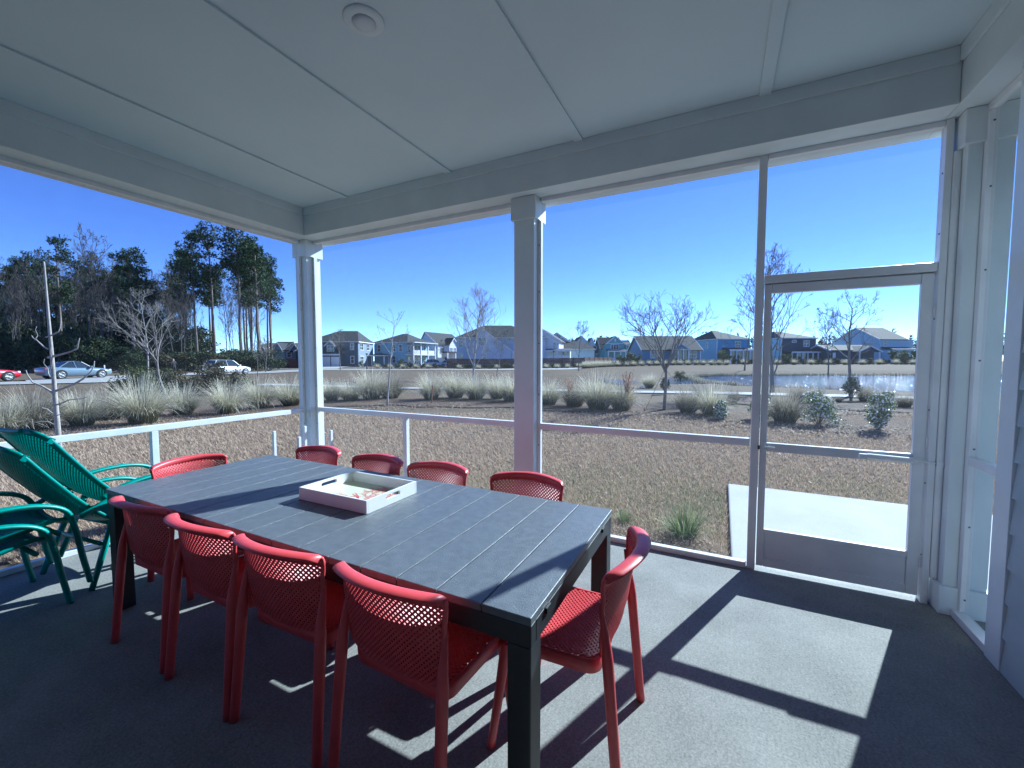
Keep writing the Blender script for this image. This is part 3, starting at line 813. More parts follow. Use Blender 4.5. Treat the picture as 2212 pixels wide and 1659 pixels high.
for x, l_, y, a in zip(near_x[1:], nl[1:], (1.222, 1.232, 1.235), (-1.0, 1.5, -2.5)): dup(c0, l_, (x, y, 0), math.radians(a))
fl = ['red chair on the far side, in front of the corner post', 'red chair on the far side, behind the left half of the tray',
      'red chair on the far side, behind the right half of the tray', 'red chair on the far side, in front of the white bay post']
for x, l_, y, a in zip((-2.88, -2.235, -1.69, -1.04), fl, (2.03, 2.01, 2.02, 2.045), (181, 178.5, 181.5, 182)): dup(c0, l_, (x, y, 0), math.radians(a))
dup(c0, 'red chair at the far end of the table, beside the turquoise chairs', (-3.175, 1.60, 0), math.radians(-90))
dup(c0, 'red chair at the near end of the table, facing left on the sunlit floor', (-0.55, 1.585, 0), math.radians(91))

# ------------------------------------------------------------------ turquoise lounge chairs (face +x in their own frame)
def make_lounge(label):
    t = thing('lounge_chair', label, 'lounge chair', group='turquoise lounge chairs by the left screen')
    prof = smooth_path([(-0.60, 0, 0.985), (-0.575, 0, 0.95), (-0.46, 0, 0.775), (-0.31, 0, 0.565), (-0.17, 0, 0.415), (-0.03, 0, 0.355), (0.15, 0, 0.375), (0.30, 0, 0.405), (0.36, 0, 0.385)], 8)
    L = [0.0]
    for a, b in zip(prof, prof[1:]): L.append(L[-1] + (b - a).length)
    tot = L[-1]
    def pt(s):
        s = min(max(s, 0), tot)
        for i in range(len(L) - 1):
            if s <= L[i + 1]:
                k = (s - L[i]) / max(1e-9, L[i + 1] - L[i]); return prof[i].lerp(prof[i + 1], k)
        return prof[-1]
    def S(y, s):
        p = pt(s); q = Vector((p.x, y, p.z)); d = pt(s + 0.01) - pt(s - 0.01); n = Vector((-d.z, 0, d.x)).normalized()
        if n.z < 0: n = -n
        return q + n * (0.035 * (y / 0.26) ** 2)
    def N(y, s):
        e = 0.006; a = S(y + e, s) - S(y - e, s); b = S(y, s + e) - S(y, s - e); return a.cross(b).normalized()
    def hw(s):
        w = 0.255
        if s < 0.10: w = 0.255 - 0.10 * (1 - s / 0.10) ** 2
        return w
    mb = MB()
    lattice(mb, S, N, (-0.27, 0.27), (0.012, tot - 0.012), lambda y, s: abs(y) < hw(s) - 0.010, 0.0235, 0.0082, 0.006, seg=0.03)
    ob('sling', mb, M_teal, t)
    for y in (-1, 1):
        n = 40; p = [S(y * hw(tot * i / n), tot * i / n) for i in range(n + 1)]
        mb = MB(); mb.tube(p, 0.013, 8, flat=(1.35, 0.8)); ob('side_rim', mb, M_teal, t, smooth=True)
    p = [S(-hw(0) + 2 * hw(0) * i / 12, 0) for i in range(13)]
    mb = MB(); mb.tube(p, 0.015, 8); ob('head_rim', mb, M_teal, t, smooth=True)
    p = [S(-hw(tot) + 2 * hw(tot) * i / 12, tot) for i in range(13)]
    mb = MB(); mb.tube(p, 0.015, 8); ob('front_rim', mb, M_teal, t, smooth=True)
    for y in (-1, 1):
        for k in (0.095,):
            q = S(y * (hw(k) + 0.004), k); n = N(y * hw(k), k)
            mb = MB(); mb.box(-0.018, 0.018, -0.008, 0.008, -0.014, 0.014); c = ob('clip', mb, M_teal, t, q); c.rotation_euler = (0, math.radians(-55), 0)
        yy = y * 0.285
        p = smooth_path([(-0.30, yy, 0.50), (-0.16, yy, 0.555), (0.05, yy, 0.575), (0.22, yy, 0.555), (0.335, yy, 0.49), (0.375, yy, 0.36), (0.40, yy, 0.18), (0.43, yy, 0.0)], 6)
        mb = MB(); mb.tube(p, 0.018, 10, flat=(0.85, 1.45)); ob('armrest', mb, M_teal, t, smooth=True)
        mb = MB(); mb.box(-0.02, 0.02, y * 0.268 - 0.012, y * 0.268 + 0.012, 0.40, 0.545); ob('arm_strut', mb, M_teal, t, (-0.12, 0, 0), bevel=0.004)
        mb = MB(); mb.tube([(-0.115, y * 0.262, 0.44), (-0.27, y * 0.30, 0.0)], [0.022, 0.018], 8, flat=(0.85, 1.3)); ob('rear_leg', mb, M_teal, t, smooth=True)
    mb = MB(); mb.tube([(-0.20, -0.275, 0.28), (-0.20, 0.275, 0.28)], 0.014, 8); ob('cross_bar', mb, M_teal, t, smooth=True)
    mb = MB(); mb.tube([(0.30, -0.285, 0.36), (0.30, 0.285, 0.36)], 0.014, 8); ob('cross_bar', mb, M_teal, t, smooth=True)
    return t
la = make_lounge('turquoise lounge chair at the bottom of the stack beside the table leg')
la.location = (-3.97, 1.36, 0); la.rotation_euler = (0, 0, math.radians(96))
dup(la, 'turquoise lounge chair on top of the stack beside the table leg', (-3.985, 1.46, 0.085), math.radians(98))
dup(la, 'lower turquoise lounge chair of the stack cut by the left edge', (-3.86, 0.57, 0), math.radians(91))
dup(la, 'upper turquoise lounge chair of the stack cut by the left edge', (-3.865, 0.665, 0.085), math.radians(92))

# upturned side table by the corner post
t = thing('side_table', 'slim white upright legs of a small table before the corner post', 'side table', (-3.36, 2.77, 0), math.radians(0))
pts = [(-2.10, 4.07), (-1.96, 4.47), (-2.54, 4.41), (-2.38, 4.75)]
fac = (1.5 - 0.78) / 0.75
cs = [rd(r * fac, d * fac) for r, d in pts]
cc = sum(cs, Vector()) / 4; t.location = (cc.x, cc.y, 0)
for c in cs:
    ob('leg', MB().box(-0.014, 0.014, -0.014, 0.014, 0.04, 0.78), M_alu, t, (c.x - cc.x, c.y - cc.y, 0), bevel=0.003)
q = [(c.x - cc.x, c.y - cc.y) for c in (cs[0], cs[1], cs[3], cs[2])]
mb = MB(); mb.prism([(a * 1.12, b * 1.12) for a, b in q], 0.001, 0.039, 'z'); ob('tabletop', mb, M_alu, t, bevel=0.004)
# ================================================================== garden, trees, houses
def ribbon(mb, pts, w0, w1, side, rnd, h0=0.0, h1=1.0):
    n = len(pts); vs = []; hs = []
    for i, p in enumerate(pts):
        k = i / (n - 1); w = w0 + (w1 - w0) * k
        vs += [p + side * w / 2, p - side * w / 2]; hs += [h0 + (h1 - h0) * k] * 2
    mb.add(vs, [(2 * i, 2 * i + 1, 2 * i + 3, 2 * i + 2) for i in range(n - 1)], hs, rnd)

def tuft_mesh(seed, R, H, n, m, droop=1.0):
    g = random.Random(seed); mb = MB()
    for i in range(n):
        a = g.uniform(0, 2 * math.pi); r0 = R * 0.42 * math.sqrt(g.random())
        out = g.random() ** 0.8; L = H * g.uniform(0.7, 1.25)
        lean = math.radians(5 + 62 * out); dr = droop * g.uniform(0.6, 1.3) * math.radians(72) * out
        p = Vector((r0 * math.cos(a), r0 * math.sin(a), 0)); d0 = a + g.uniform(-0.5, 0.5)
        pts = [p.copy()]; th = lean * 0.55
        S = 5
        for k in range(S):
            dv = Vector((math.sin(th) * math.cos(d0), math.sin(th) * math.sin(d0), math.cos(th)))
            p = p + dv * L / S; pts.append(p.copy()); th += dr / S * (0.6 + 1.4 * k / S) + lean * 0.45 / S
        side = Vector((-math.sin(d0), math.cos(d0), 0)); side = (side + Vector((g.uniform(-.6, .6), g.uniform(-.6, .6), 0))).normalized()
        ribbon(mb, pts, 0.013, 0.003, side, g.random())
    return mb.mesh('grass_tuft', m)
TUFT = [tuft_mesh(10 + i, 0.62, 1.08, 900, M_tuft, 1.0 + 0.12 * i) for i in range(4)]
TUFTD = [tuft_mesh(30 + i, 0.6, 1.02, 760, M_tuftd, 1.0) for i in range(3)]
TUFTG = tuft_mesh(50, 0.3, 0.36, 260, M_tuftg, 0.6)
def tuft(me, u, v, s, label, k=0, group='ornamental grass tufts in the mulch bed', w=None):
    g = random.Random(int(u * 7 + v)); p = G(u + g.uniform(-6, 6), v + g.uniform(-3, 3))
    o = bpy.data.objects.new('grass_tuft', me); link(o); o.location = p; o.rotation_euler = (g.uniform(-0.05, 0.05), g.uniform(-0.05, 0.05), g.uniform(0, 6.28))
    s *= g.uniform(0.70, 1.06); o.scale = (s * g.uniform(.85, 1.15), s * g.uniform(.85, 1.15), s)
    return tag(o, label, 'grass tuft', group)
ordn = ['first', 'second', 'third', 'fourth', 'fifth', 'sixth', 'seventh', 'eighth', 'ninth', 'tenth', 'eleventh']
# tufts seen through the left screen
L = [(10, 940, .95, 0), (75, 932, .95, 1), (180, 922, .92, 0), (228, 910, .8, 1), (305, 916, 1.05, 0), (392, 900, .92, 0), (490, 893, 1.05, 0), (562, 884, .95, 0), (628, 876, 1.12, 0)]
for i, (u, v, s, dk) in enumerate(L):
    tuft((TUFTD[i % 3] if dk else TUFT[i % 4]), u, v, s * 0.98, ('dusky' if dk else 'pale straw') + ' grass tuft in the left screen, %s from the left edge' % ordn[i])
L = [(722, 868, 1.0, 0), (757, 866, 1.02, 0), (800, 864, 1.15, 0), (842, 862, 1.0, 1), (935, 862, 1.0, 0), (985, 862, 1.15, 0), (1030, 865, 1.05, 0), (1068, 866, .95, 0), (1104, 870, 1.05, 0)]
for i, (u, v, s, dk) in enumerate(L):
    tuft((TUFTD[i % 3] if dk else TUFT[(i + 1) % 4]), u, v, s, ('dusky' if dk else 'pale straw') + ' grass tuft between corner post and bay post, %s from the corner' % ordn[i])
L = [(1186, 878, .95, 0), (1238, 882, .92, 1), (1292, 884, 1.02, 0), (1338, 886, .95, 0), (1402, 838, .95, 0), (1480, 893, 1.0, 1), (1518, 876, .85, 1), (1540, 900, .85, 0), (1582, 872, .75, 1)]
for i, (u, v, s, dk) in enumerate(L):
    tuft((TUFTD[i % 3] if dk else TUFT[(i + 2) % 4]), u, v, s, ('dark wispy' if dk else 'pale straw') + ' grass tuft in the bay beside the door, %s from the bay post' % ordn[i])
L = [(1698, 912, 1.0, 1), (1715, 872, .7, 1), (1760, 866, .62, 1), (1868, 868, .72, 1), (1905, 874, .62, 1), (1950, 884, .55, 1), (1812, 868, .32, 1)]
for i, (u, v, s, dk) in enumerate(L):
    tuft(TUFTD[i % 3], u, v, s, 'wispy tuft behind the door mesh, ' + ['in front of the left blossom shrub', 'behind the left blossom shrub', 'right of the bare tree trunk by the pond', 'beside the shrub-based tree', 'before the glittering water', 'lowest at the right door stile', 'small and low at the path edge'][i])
tuft(TUFTG, 1482, 1168, 1.0, 'small green grass tuft in the mulch by the walkway corner', group='small tufts by the porch')
tuft(TUFTG, 1345, 1128, 0.32, 'tiny green grass tuft at the porch edge beside the table', group='small tufts by the porch')

# russet plume grasses
def plume_mesh(seed, H, n):
    g = random.Random(seed); mb = MB()
    for i in range(n):
        a = g.uniform(0, 6.28); r = 0.13 * math.sqrt(g.random()); p = Vector((r * math.cos(a), r * math.sin(a), 0))
        L = H * g.uniform(0.55, 1.0); d = Vector((g.uniform(-.12, .12), g.uniform(-.12, .12), 1)).normalized()
        ribbon(mb, [p + d * L * k / 3 for k in range(4)], 0.008, 0.006, Vector((math.cos(a * 3), math.sin(a * 3), 0)), g.random(), 0, 0.6)
        top = p + d * L
        for k in range(22):
            q = top - d * g.uniform(0, 0.42) * L * 0.8; dd = Vector((g.uniform(-1, 1), g.uniform(-1, 1), g.uniform(0.1, 1.2))).normalized()
            ribbon(mb, [q, q + dd * 0.045, q + dd * 0.075 + Vector((0, 0, -0.01))], 0.022, 0.006, Vector((-dd.y, dd.x, 0.2)).normalized(), g.random(), 0.5, 1.0)
    return mb.mesh('plume_grass', M_plume)
for (u, v, H, n, l_) in ((1357, 888, 1.30, 30, 'tall russet plume grass standing among the tufts beside the door bay'), (1231, 880, 1.0, 16, 'shorter russet plume grass near the bay post')):
    o = bpy.data.objects.new('plume_grass', plume_mesh(int(u), H, n)); link(o); o.location = G(u, v); tag(o, l_, 'grass', 'russet plume grasses')

# dormant lawn blades near the porch, and leaf litter in the bed
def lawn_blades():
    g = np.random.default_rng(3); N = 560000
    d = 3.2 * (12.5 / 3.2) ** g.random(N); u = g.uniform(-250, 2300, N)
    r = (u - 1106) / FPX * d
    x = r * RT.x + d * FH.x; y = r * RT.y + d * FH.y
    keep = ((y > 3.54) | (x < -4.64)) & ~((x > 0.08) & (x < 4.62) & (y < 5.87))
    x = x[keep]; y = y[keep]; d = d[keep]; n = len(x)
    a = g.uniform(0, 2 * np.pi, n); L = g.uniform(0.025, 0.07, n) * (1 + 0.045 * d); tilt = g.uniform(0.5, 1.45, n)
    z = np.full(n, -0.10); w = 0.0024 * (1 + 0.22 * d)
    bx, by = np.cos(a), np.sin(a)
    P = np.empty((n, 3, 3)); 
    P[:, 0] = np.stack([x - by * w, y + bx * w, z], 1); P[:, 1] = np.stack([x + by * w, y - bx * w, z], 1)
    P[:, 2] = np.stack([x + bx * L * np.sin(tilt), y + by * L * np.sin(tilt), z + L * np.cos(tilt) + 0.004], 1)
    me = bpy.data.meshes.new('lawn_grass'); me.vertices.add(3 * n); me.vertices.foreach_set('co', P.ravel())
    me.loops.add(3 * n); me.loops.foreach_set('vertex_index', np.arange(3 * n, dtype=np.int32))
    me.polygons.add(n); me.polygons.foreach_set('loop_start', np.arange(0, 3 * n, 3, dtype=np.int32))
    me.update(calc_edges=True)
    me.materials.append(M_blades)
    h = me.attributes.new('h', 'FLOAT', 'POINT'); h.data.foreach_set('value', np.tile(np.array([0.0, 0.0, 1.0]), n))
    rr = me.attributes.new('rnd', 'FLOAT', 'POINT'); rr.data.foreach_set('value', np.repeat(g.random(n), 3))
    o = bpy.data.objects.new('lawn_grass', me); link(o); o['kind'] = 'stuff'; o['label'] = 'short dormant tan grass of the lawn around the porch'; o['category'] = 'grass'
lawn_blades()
def litter(name, label, spots, n, size, seed):
    g = random.Random(seed); mb = MB()
    for i in range(n):
        c, rad = spots[g.randrange(len(spots))]
        a = g.uniform(0, 6.28); r = rad * math.sqrt(g.random()); x = c[0] + r * math.cos(a); y = c[1] + r * math.sin(a)
        z = max(hgt(x, y), -0.12) + g.uniform(0.035, 0.06); s = size * g.uniform(0.5, 1.3); t = g.uniform(0, 6.28)
        e1 = Vector((math.cos(t), math.sin(t), g.uniform(-.5, .5))) * s; e2 = Vector((-math.sin(t), math.cos(t), g.uniform(-.5, .5))) * s * 0.5
        p = Vector((x, y, z))
        mb.add([p - e1, p - e2, p + e1, p + e2], [(0, 1, 2, 3)], [0, .5, 1, .5], g.random())
    o = ob(name, mb, M_litter, norm=False); o['kind'] = 'stuff'; o['label'] = label; o['category'] = 'leaf litter'
def green_blades():
    g = random.Random(44); mb = MB()
    for i in range(15000):
        c = g.choice(((-.6, 4.4, .7), (-1.3, 4.8, .8), (0.0, 5.0, .35), (-2.2, 4.6, .7), (-.9, 5.9, .9), (1.5, 6.2, .6), (-5.4, 2.6, .8)))
        x = g.gauss(c[0], c[2]); y = g.gauss(c[1], c[2])
        if (y < 3.56 and x > -4.66) or (0.05 < x < 4.65 and y < 5.9): continue
        a = g.uniform(0, 6.28); L = g.uniform(.03, .07); p = Vector((x, y, -.1)); d = Vector((math.cos(a) * .6, math.sin(a) * .6, 1)).normalized()
        ribbon(mb, [p, p + d * L], .006, .002, Vector((-math.sin(a), math.cos(a), 0)), g.random(), .3, .8)
    o = ob('green_grass', mb, M_tuftg, norm=False); o['kind'] = 'stuff'; o['label'] = 'sparse green blades coming up in the lawn near the porch'; o['category'] = 'grass'
green_blades()
litter('leaf_litter', 'single dry leaves blown over the lawn', [(Vector((x, y, 0)), 1.3) for x, y in ((-6, 2), (-6.5, 4), (-4, 5), (-2.5, 6), (-1, 5), (0.5, 7), (2.5, 7.5), (-3, 8), (-8, 3))], 420, 0.03, 16)
bed_sp = [(G(u, v + 8), 1.1) for (u, v) in ((120, 935), (300, 922), (480, 902), (640, 886), (760, 880), (860, 872), (950, 872), (1100, 882), (1260, 892), (1400, 896), (1450, 900), (1560, 910), (1650, 916), (1760, 924), (1900, 930), (1780, 885), (1880, 886))]
litter('leaf_litter', 'dry brown leaves scattered over the mulch beds', bed_sp, 5200, 0.035, 5)
litter('leaf_litter', 'dry leaf scraps in the mulch along the porch slab', [(Vector((x, 3.72, 0)), 0.2) for x in (-1.9, -1.4, -0.9, -0.5, -0.15)] + [(Vector((-0.3, 3.95, 0)), 0.25)], 900, 0.014, 6)

def reeds():
    g = random.Random(12); mb = MB()
    n = len(POND)
    for i in range(5200):
        k = g.choice((5, 6, 6, 7, 7, 8, 8, 9, 10, 0)); a = POND[k]; b = POND[(k + 1) % n]; t = g.random()
        r = a[0] + (b[0] - a[0]) * t + g.gauss(0, .25); d = a[1] + (b[1] - a[1]) * t + g.gauss(0.4, .5)
        p = rd(r, d); p.z = max(hgt(p.x, p.y), WATER_Z - .1); H = g.uniform(.15, .55); w = Vector((g.uniform(-.15, .15), g.uniform(-.15, .15), 1))
        ribbon(mb, [p, p + w * H * .6, p + w * H], .05, .02, RT, g.random())
    o = ob('shore_reeds', mb, M_tuftd, norm=False); o['kind'] = 'stuff'; o['label'] = 'dark dry reeds along the pond shore'; o['category'] = 'reeds'
reeds()
# ------------------------------------------------------------------ leafy shrubs
def leaf_cloud(mb, g, c, R, n, size, hollow=0.5):
    for i in range(n):
        v = Vector((g.gauss(0, 1), g.gauss(0, 1), g.gauss(0, 1))).normalized() * (g.random() ** hollow)
        p = c + Vector((v.x * R[0], v.y * R[1], v.z * R[2])); s = size * g.uniform(0.6, 1.4)
        d = Vector((g.uniform(-1, 1), g.uniform(-1, 1), g.uniform(-0.6, 1))).normalized(); e = d.orthogonal().normalized()
        e = (Matrix.Rotation(g.uniform(0, 6.28), 3, d) @ e)
        mb.add([p - d * s, p - e * s * 0.45, p + d * s, p + e * s * 0.45], [(0, 1, 2, 3)], [0.2, 0.5, 1, 0.5], g.random())
def shrub_parts(seed, W, H, clumps, leaves, size, m, stems=7, spiky=0.0):
    g = random.Random(seed); mb = MB(); st = MB()
    for k in range(clumps):
        a = g.uniform(0, 6.28); t = g.random(); r = W * 0.5 * math.sqrt(g.random()) * (1 - 0.45 * t)
        z = H * (0.16 + 0.74 * t); c = Vector((r * math.cos(a), r * math.sin(a), z)); q = g.uniform(0.13, 0.24) * (W + H) / 2
        leaf_cloud(mb, g, c, (q, q, q * g.uniform(0.7, 1.2 + spiky)), leaves, size)
        if k < stems: st.tube([(g.uniform(-.08, .08) * W, g.uniform(-.08, .08) * W, -0.05), (c.x * 0.5, c.y * 0.5, z * 0.55), (c.x, c.y, z)], [0.022 * H, 0.014 * H, 0.006 * H], 5)
    return mb.mesh('foliage', m), st.mesh('stem', M_bark2)
def shrub(name, parts, p, s, label, cat='shrub', group=None, rz=None, sz=None):
    t = thing(name, label, cat, p, (random.Random(int(abs(p.x * 31 + p.y * 17))).uniform(0, 6.28) if rz is None else rz), group)
    t.scale = (s, s, sz or s)
    for n_, me in zip(('foliage', 'stem'), parts): link(bpy.data.objects.new(n_, me), t)
    return t
SHA = shrub_parts(71, 2.6, 2.0, 26, 95, 0.075, M_leaf); SHB = shrub_parts(72, 2.8, 2.1, 26, 85, 0.08, M_leafb)
GR = 'evergreen bushes left of the corner post'
shrub('evergreen_bush', SHA, G(300, 868), 0.66, 'green evergreen bush behind the tufts, left of the leaning bare tree', group=GR)
shrub('evergreen_bush', SHA, G(352, 858), 0.8, 'green evergreen bush right behind the leaning bare tree', group=GR, sz=0.6)
shrub('evergreen_bush', SHB, G(398, 858), 0.8, 'brownish bush beside the leaning bare tree', group=GR, sz=0.56)
shrub('evergreen_bush', SHB, G(470, 852), 0.85, 'brownish bush that hides the tail of the white car', group=GR, sz=0.74)
shrub('evergreen_bush', SHA, G(512, 846), 0.7, 'dull green bush under the white car, nearest the corner post', group=GR, sz=0.42)
# blossom shrubs by the door
def blossom(label, u, v, W, H, seed):
    g = random.Random(seed); mb = MB(); fl = MB(); st = MB()
    for k in range(15):
        t = (k + 0.5) / 15; a = g.uniform(0, 6.28); r = W * 0.42 * math.sqrt(g.random()) * (1 - 0.4 * t)
        c = Vector((r * math.cos(a), r * math.sin(a), H * (0.16 + 0.74 * t))); q = 0.22 * W
        leaf_cloud(mb, g, c, (q, q, q), 85, 0.032, 0.45)
        st.tube([(0, 0, -0.05), (c.x * .6, c.y * .6, c.z * .5), (c.x, c.y, c.z)], [0.012, 0.009, 0.004], 5)
        for i in range(36):
            v_ = Vector((g.gauss(0, 1), g.gauss(0, 1), g.gauss(0, 1))).normalized(); p = c + v_ * q * g.uniform(0.75, 1.1)
            n = (v_ + Vector((0, 0, .5))).normalized(); e1 = n.orthogonal().normalized(); e2 = n.cross(e1); s = g.uniform(0.012, 0.024)
            vs = [p + n * 0.006] + [p + (e1 * math.cos(j * 1.2566) + e2 * math.sin(j * 1.2566)) * s for j in range(5)]
            fl.add(vs, [(0, 1 + j, 1 + (j + 1) % 5) for j in range(5)])
    t = thing('blossom_shrub', label, 'shrub', G(u, v), 0.0, 'white blossom shrubs by the door')
    o = ob('foliage', mb, M_gloss, t, norm=False); ob('blossom', fl, M_blossom, t, kind='stuff', norm=False); ob('stem', st, M_bark2, t)
blossom('blossom shrub half hidden by the door mullion', 1645, 908, 0.62, 0.72, 1)
blossom('broad blossom shrub behind the left part of the door mesh', 1768, 920, 0.85, 0.82, 2)
blossom('narrow upright blossom shrub behind the right part of the door mesh', 1898, 934, 0.62, 0.92, 3)
blossom('low blossom shrub at the foot of the tuft left of the door mullion', 1556, 908, 0.5, 0.5, 4)

# ------------------------------------------------------------------ bare trees
def bare_tree(seed, H, r0, first, nmain, ang, levels=4, up=0.25, wob=0.12, lens=0.62, leader=True, twig=1.0, sides=7, dens=1.0):
    g = random.Random(seed); tr = MB(); cr = MB()
    def path(p, d, L, n, w, u):
        pts = [p.copy()]; dd = d.copy()
        for i in range(n):
            dd = (dd + Vector((g.gauss(0, w), g.gauss(0, w), g.gauss(0, w) * 0.6 + u / n))).normalized(); p = p + dd * L / n; pts.append(p.copy())
        return pts, dd
    def branch(p, d, L, r, lev):
        n = 5 if lev < 2 else 4
        pts, dd = path(p, d, L, n, wob * (1.0 if lev == 0 else 0.7), up)
        cr.tube(pts, [max(0.0035 * twig, r * (1 - 0.75 * i / n)) for i in range(n + 1)], (5 if lev == 0 else 4 if lev == 1 else 3), cap=False)
        if lev >= levels - 1: return
        k = int((4 if lev == 0 else 3 if lev == 1 else 2.4) * dens + g.random())
        for j in range(k):
            t = g.uniform(0.3, 1.0); i = min(n - 1, int(t * n)); q = pts[i].lerp(pts[i + 1], t * n - i)
            base = (pts[i + 1] - pts[i]).normalized(); ax = base.orthogonal().normalized(); ax = Matrix.Rotation(g.uniform(0, 6.28), 3, base) @ ax
            nd = Matrix.Rotation(math.radians(g.uniform(25, 55)), 3, ax) @ base
            branch(q, nd, L * lens * g.uniform(0.6, 1.05) * (1.15 - 0.5 * t), max(0.004 * twig, r * 0.5), lev + 1)
    trunkH = H * (0.92 if leader else first + 0.12)
    tp, td = path(Vector((0, 0, -0.1)), Vector((0, 0, 1)), trunkH, 9, wob * 0.35, 0.6)
    tr.tube(tp, [r0 * (1.25 if i == 0 else 1.0) * (1 - (0.86 if leader else 0.35) * i / 9) for i in range(10)], sides)
    for k in range(nmain):
        t = (first + (0.96 - first) * (k / max(1, nmain - 1)) ** (0.9) if leader else g.uniform(first, first + 0.10) / (first + 0.12))
        f = t * (1 if leader else 1) * 9 / (0.92 if leader else 1); f = min(8.99, f); i = int(f); q = tp[i].lerp(tp[i + 1], f - i)
        az = k * 2.4 + g.uniform(-0.4, 0.4); a = math.radians(g.uniform(*ang))
        d = Vector((math.sin(a) * math.cos(az), math.sin(a) * math.sin(az), math.cos(a)))
        L = H * ((0.42 * (1 - t) + 0.13) if leader else g.uniform(0.42, 0.6)) * g.uniform(0.75, 1.15)
        branch(q, d, L, r0 * (0.42 * (1 - 0.6 * t) if leader else 0.5), 0)
    return tr, cr
def bare_things(mbs, m, name, label, p, rz=0.0, lean=(0, 0), group=None, s=1.0):
    t = thing(name, label, 'tree', p, rz, group); t.rotation_euler = (lean[0], lean[1], rz); t.scale = (s, s, s)
    ob('trunk', mbs[0], m, t, smooth=True, norm=False); ob('crown', mbs[1], m, t, smooth=True, norm=False)
    return t
GT = 'young bare trees around the porch'
# nearest tree, left: single leader with a few crooked limbs
g = random.Random(2); tr = MB(); cr = MB()
p = G(128, 975); Ht = (975 - 570) / FPX * ((p - CAMP).dot(FW))
tp = smooth_path([(0, 0, -0.1), (0.0, 0, 0.35), (-0.03, 0, 0.9), (-0.05, 0, 1.5), (-0.10, 0, 2.2), (-0.13, 0, Ht * 0.82), (-0.16, 0, Ht)], 5)
tr.tube(tp, [0.042 * (1 - 0.80 * (i / (len(tp) - 1)) ** 0.9) + 0.004 for i in range(len(tp))], 9)
def limb(pts, r):
    q = smooth_path([RT * (a + g.gauss(0, .015)) + Vector((0, 0, z + g.gauss(0, .015))) + FH * b for a, z, b in pts], 2); q = [c + Vector((g.gauss(0, .012), g.gauss(0, .012), g.gauss(0, .012))) * (i > 0) for i, c in enumerate(q)]; cr.tube(q, [1.55 * r * (1 - 0.7 * i / (len(q) - 1)) for i in range(len(q))], 5)
for pts, r in (([(-.06, 1.02, 0), (-.25, 1.14, .05), (-.52, 1.24, .1), (-.62, 1.44, .12)], .014), ([(-.06, 1.06, 0), (.2, 1.24, .1), (.48, 1.4, .2), (.50, 1.58, .2)], .015),
               ([(-.04, .82, 0), (.2, .90, -.05), (.45, .92, -.1), (.68, .99, -.1)], .010), ([(-.10, 1.66, 0), (.12, 1.70, .05), (.28, 1.80, .1), (.36, 1.99, .1)], .015),
               ([(-.09, 1.80, 0), (-.28, 1.94, 0), (-.44, 2.05, .1)], .010), ([(-.12, 2.0, 0), (0.02, 2.1, .05), (.06, 2.22, .05), (.08, 2.4, .1)], .010), ([(-.3, 1.97, 0), (-.27, 2.05, 0.02), (-.30, 2.18, .0)], .006),
               ([(-.02, .48, 0), (-.16, .52, 0), (-.30, .55, -.1), (-.38, .50, -.1)], .006), ([(0, .64, 0), (-.15, .70, 0), (-.18, .86, -.1)], .008), ([(-.02, .62, 0), (.14, .66, 0), (.2, .72, -.1)], .006),
               ([(-.07, 1.3, 0), (-.2, 1.42, .1), (-.3, 1.6, .1)], .007), ([(-.08, 1.42, 0), (.08, 1.6, -.1), (.1, 1.8, -.1)], .006)): limb(pts, r)
bare_things((tr, cr), M_bark, 'young_tree', 'slim pale bare tree nearest the porch, beyond the turquoise chairs', p, group=GT)
# leaning tree
p = G(362, 872)
t2 = bare_tree(12, 3.9, 0.055, 0.36, 8, (14, 42), 4, up=0.4, leader=False, lens=0.66, dens=0.95, twig=1.1)
bare_things(t2, M_bark2, 'young_tree', 'leaning pale bare tree with a spreading crown before the woods', p, 1.0, (-0.02, -0.14), GT)
p = G(322, 835)
bare_things(bare_tree(16, 5.6, 0.06, 0.3, 13, (35, 62), 4, up=0.3, lens=0.68, twig=1.2), M_bark, 'young_tree', 'slim bare tree standing behind the leaning one', p, 0.4, group=GT)
p = G(836, 878)
bare_things(bare_tree(23, 3.35, 0.036, 0.5, 8, (50, 72), 3, up=0.5, lens=0.5, dens=0.8, twig=1.3), M_bark, 'young_tree', 'thin bare sapling in the middle of the bay beside the corner post', p, 2.0, group=GT)
p = G(1022, 828)
bare_things(bare_tree(31, 8.6, 0.12, 0.16, 26, (22, 44), 4, up=0.6, lens=0.78, dens=1.2, twig=1.9), M_bark, 'young_tree', 'tall upright bare tree left of the bay post', p, 0.3, group=GT)
p = G(1435, 888)
bare_things(bare_tree(42, 3.35, 0.056, 0.36, 10, (18, 50), 5, up=0.30, leader=False, lens=0.74, dens=1.1, twig=1.0), M_bark2, 'young_tree', 'staked bare tree with a round crown in the bay beside the door', p, 0.8, group=GT)
p = G(1668, 850)
bare_things(bare_tree(55, 6.6, 0.10, 0.12, 26, (15, 36), 5, up=0.5, lens=0.72, dens=0.95, twig=1.4), M_bark2, 'young_tree', 'dense upright bare tree just right of the door mullion', p, 1.2, group=GT)
p = G(1838, 858)
t7 = bare_tree(61, 4.3, 0.08, 0.36, 14, (32, 58), 4, up=0.4, lens=0.72, twig=1.4)
bare_things(t7, M_bark2, 'young_tree', 'bare tree growing out of a dark bush behind the door mesh', p, 0.2, group=GT)
SHD = shrub_parts(77, 0.9, 1.0, 12, 70, 0.05, M_leafd)
shrub('dark_bush', SHD, G(1838, 866), 0.75, 'dark bush round the foot of the bare tree behind the door mesh', sz=0.95)
shrub('dark_bush', SHD, G(1437, 852), 0.6, 'dark bush low behind the staked tree trunk', sz=0.8)
shrub('evergreen_bush', SHA, G(1468, 826), 0.55, 'small evergreen bush on the bank right of the staked tree')
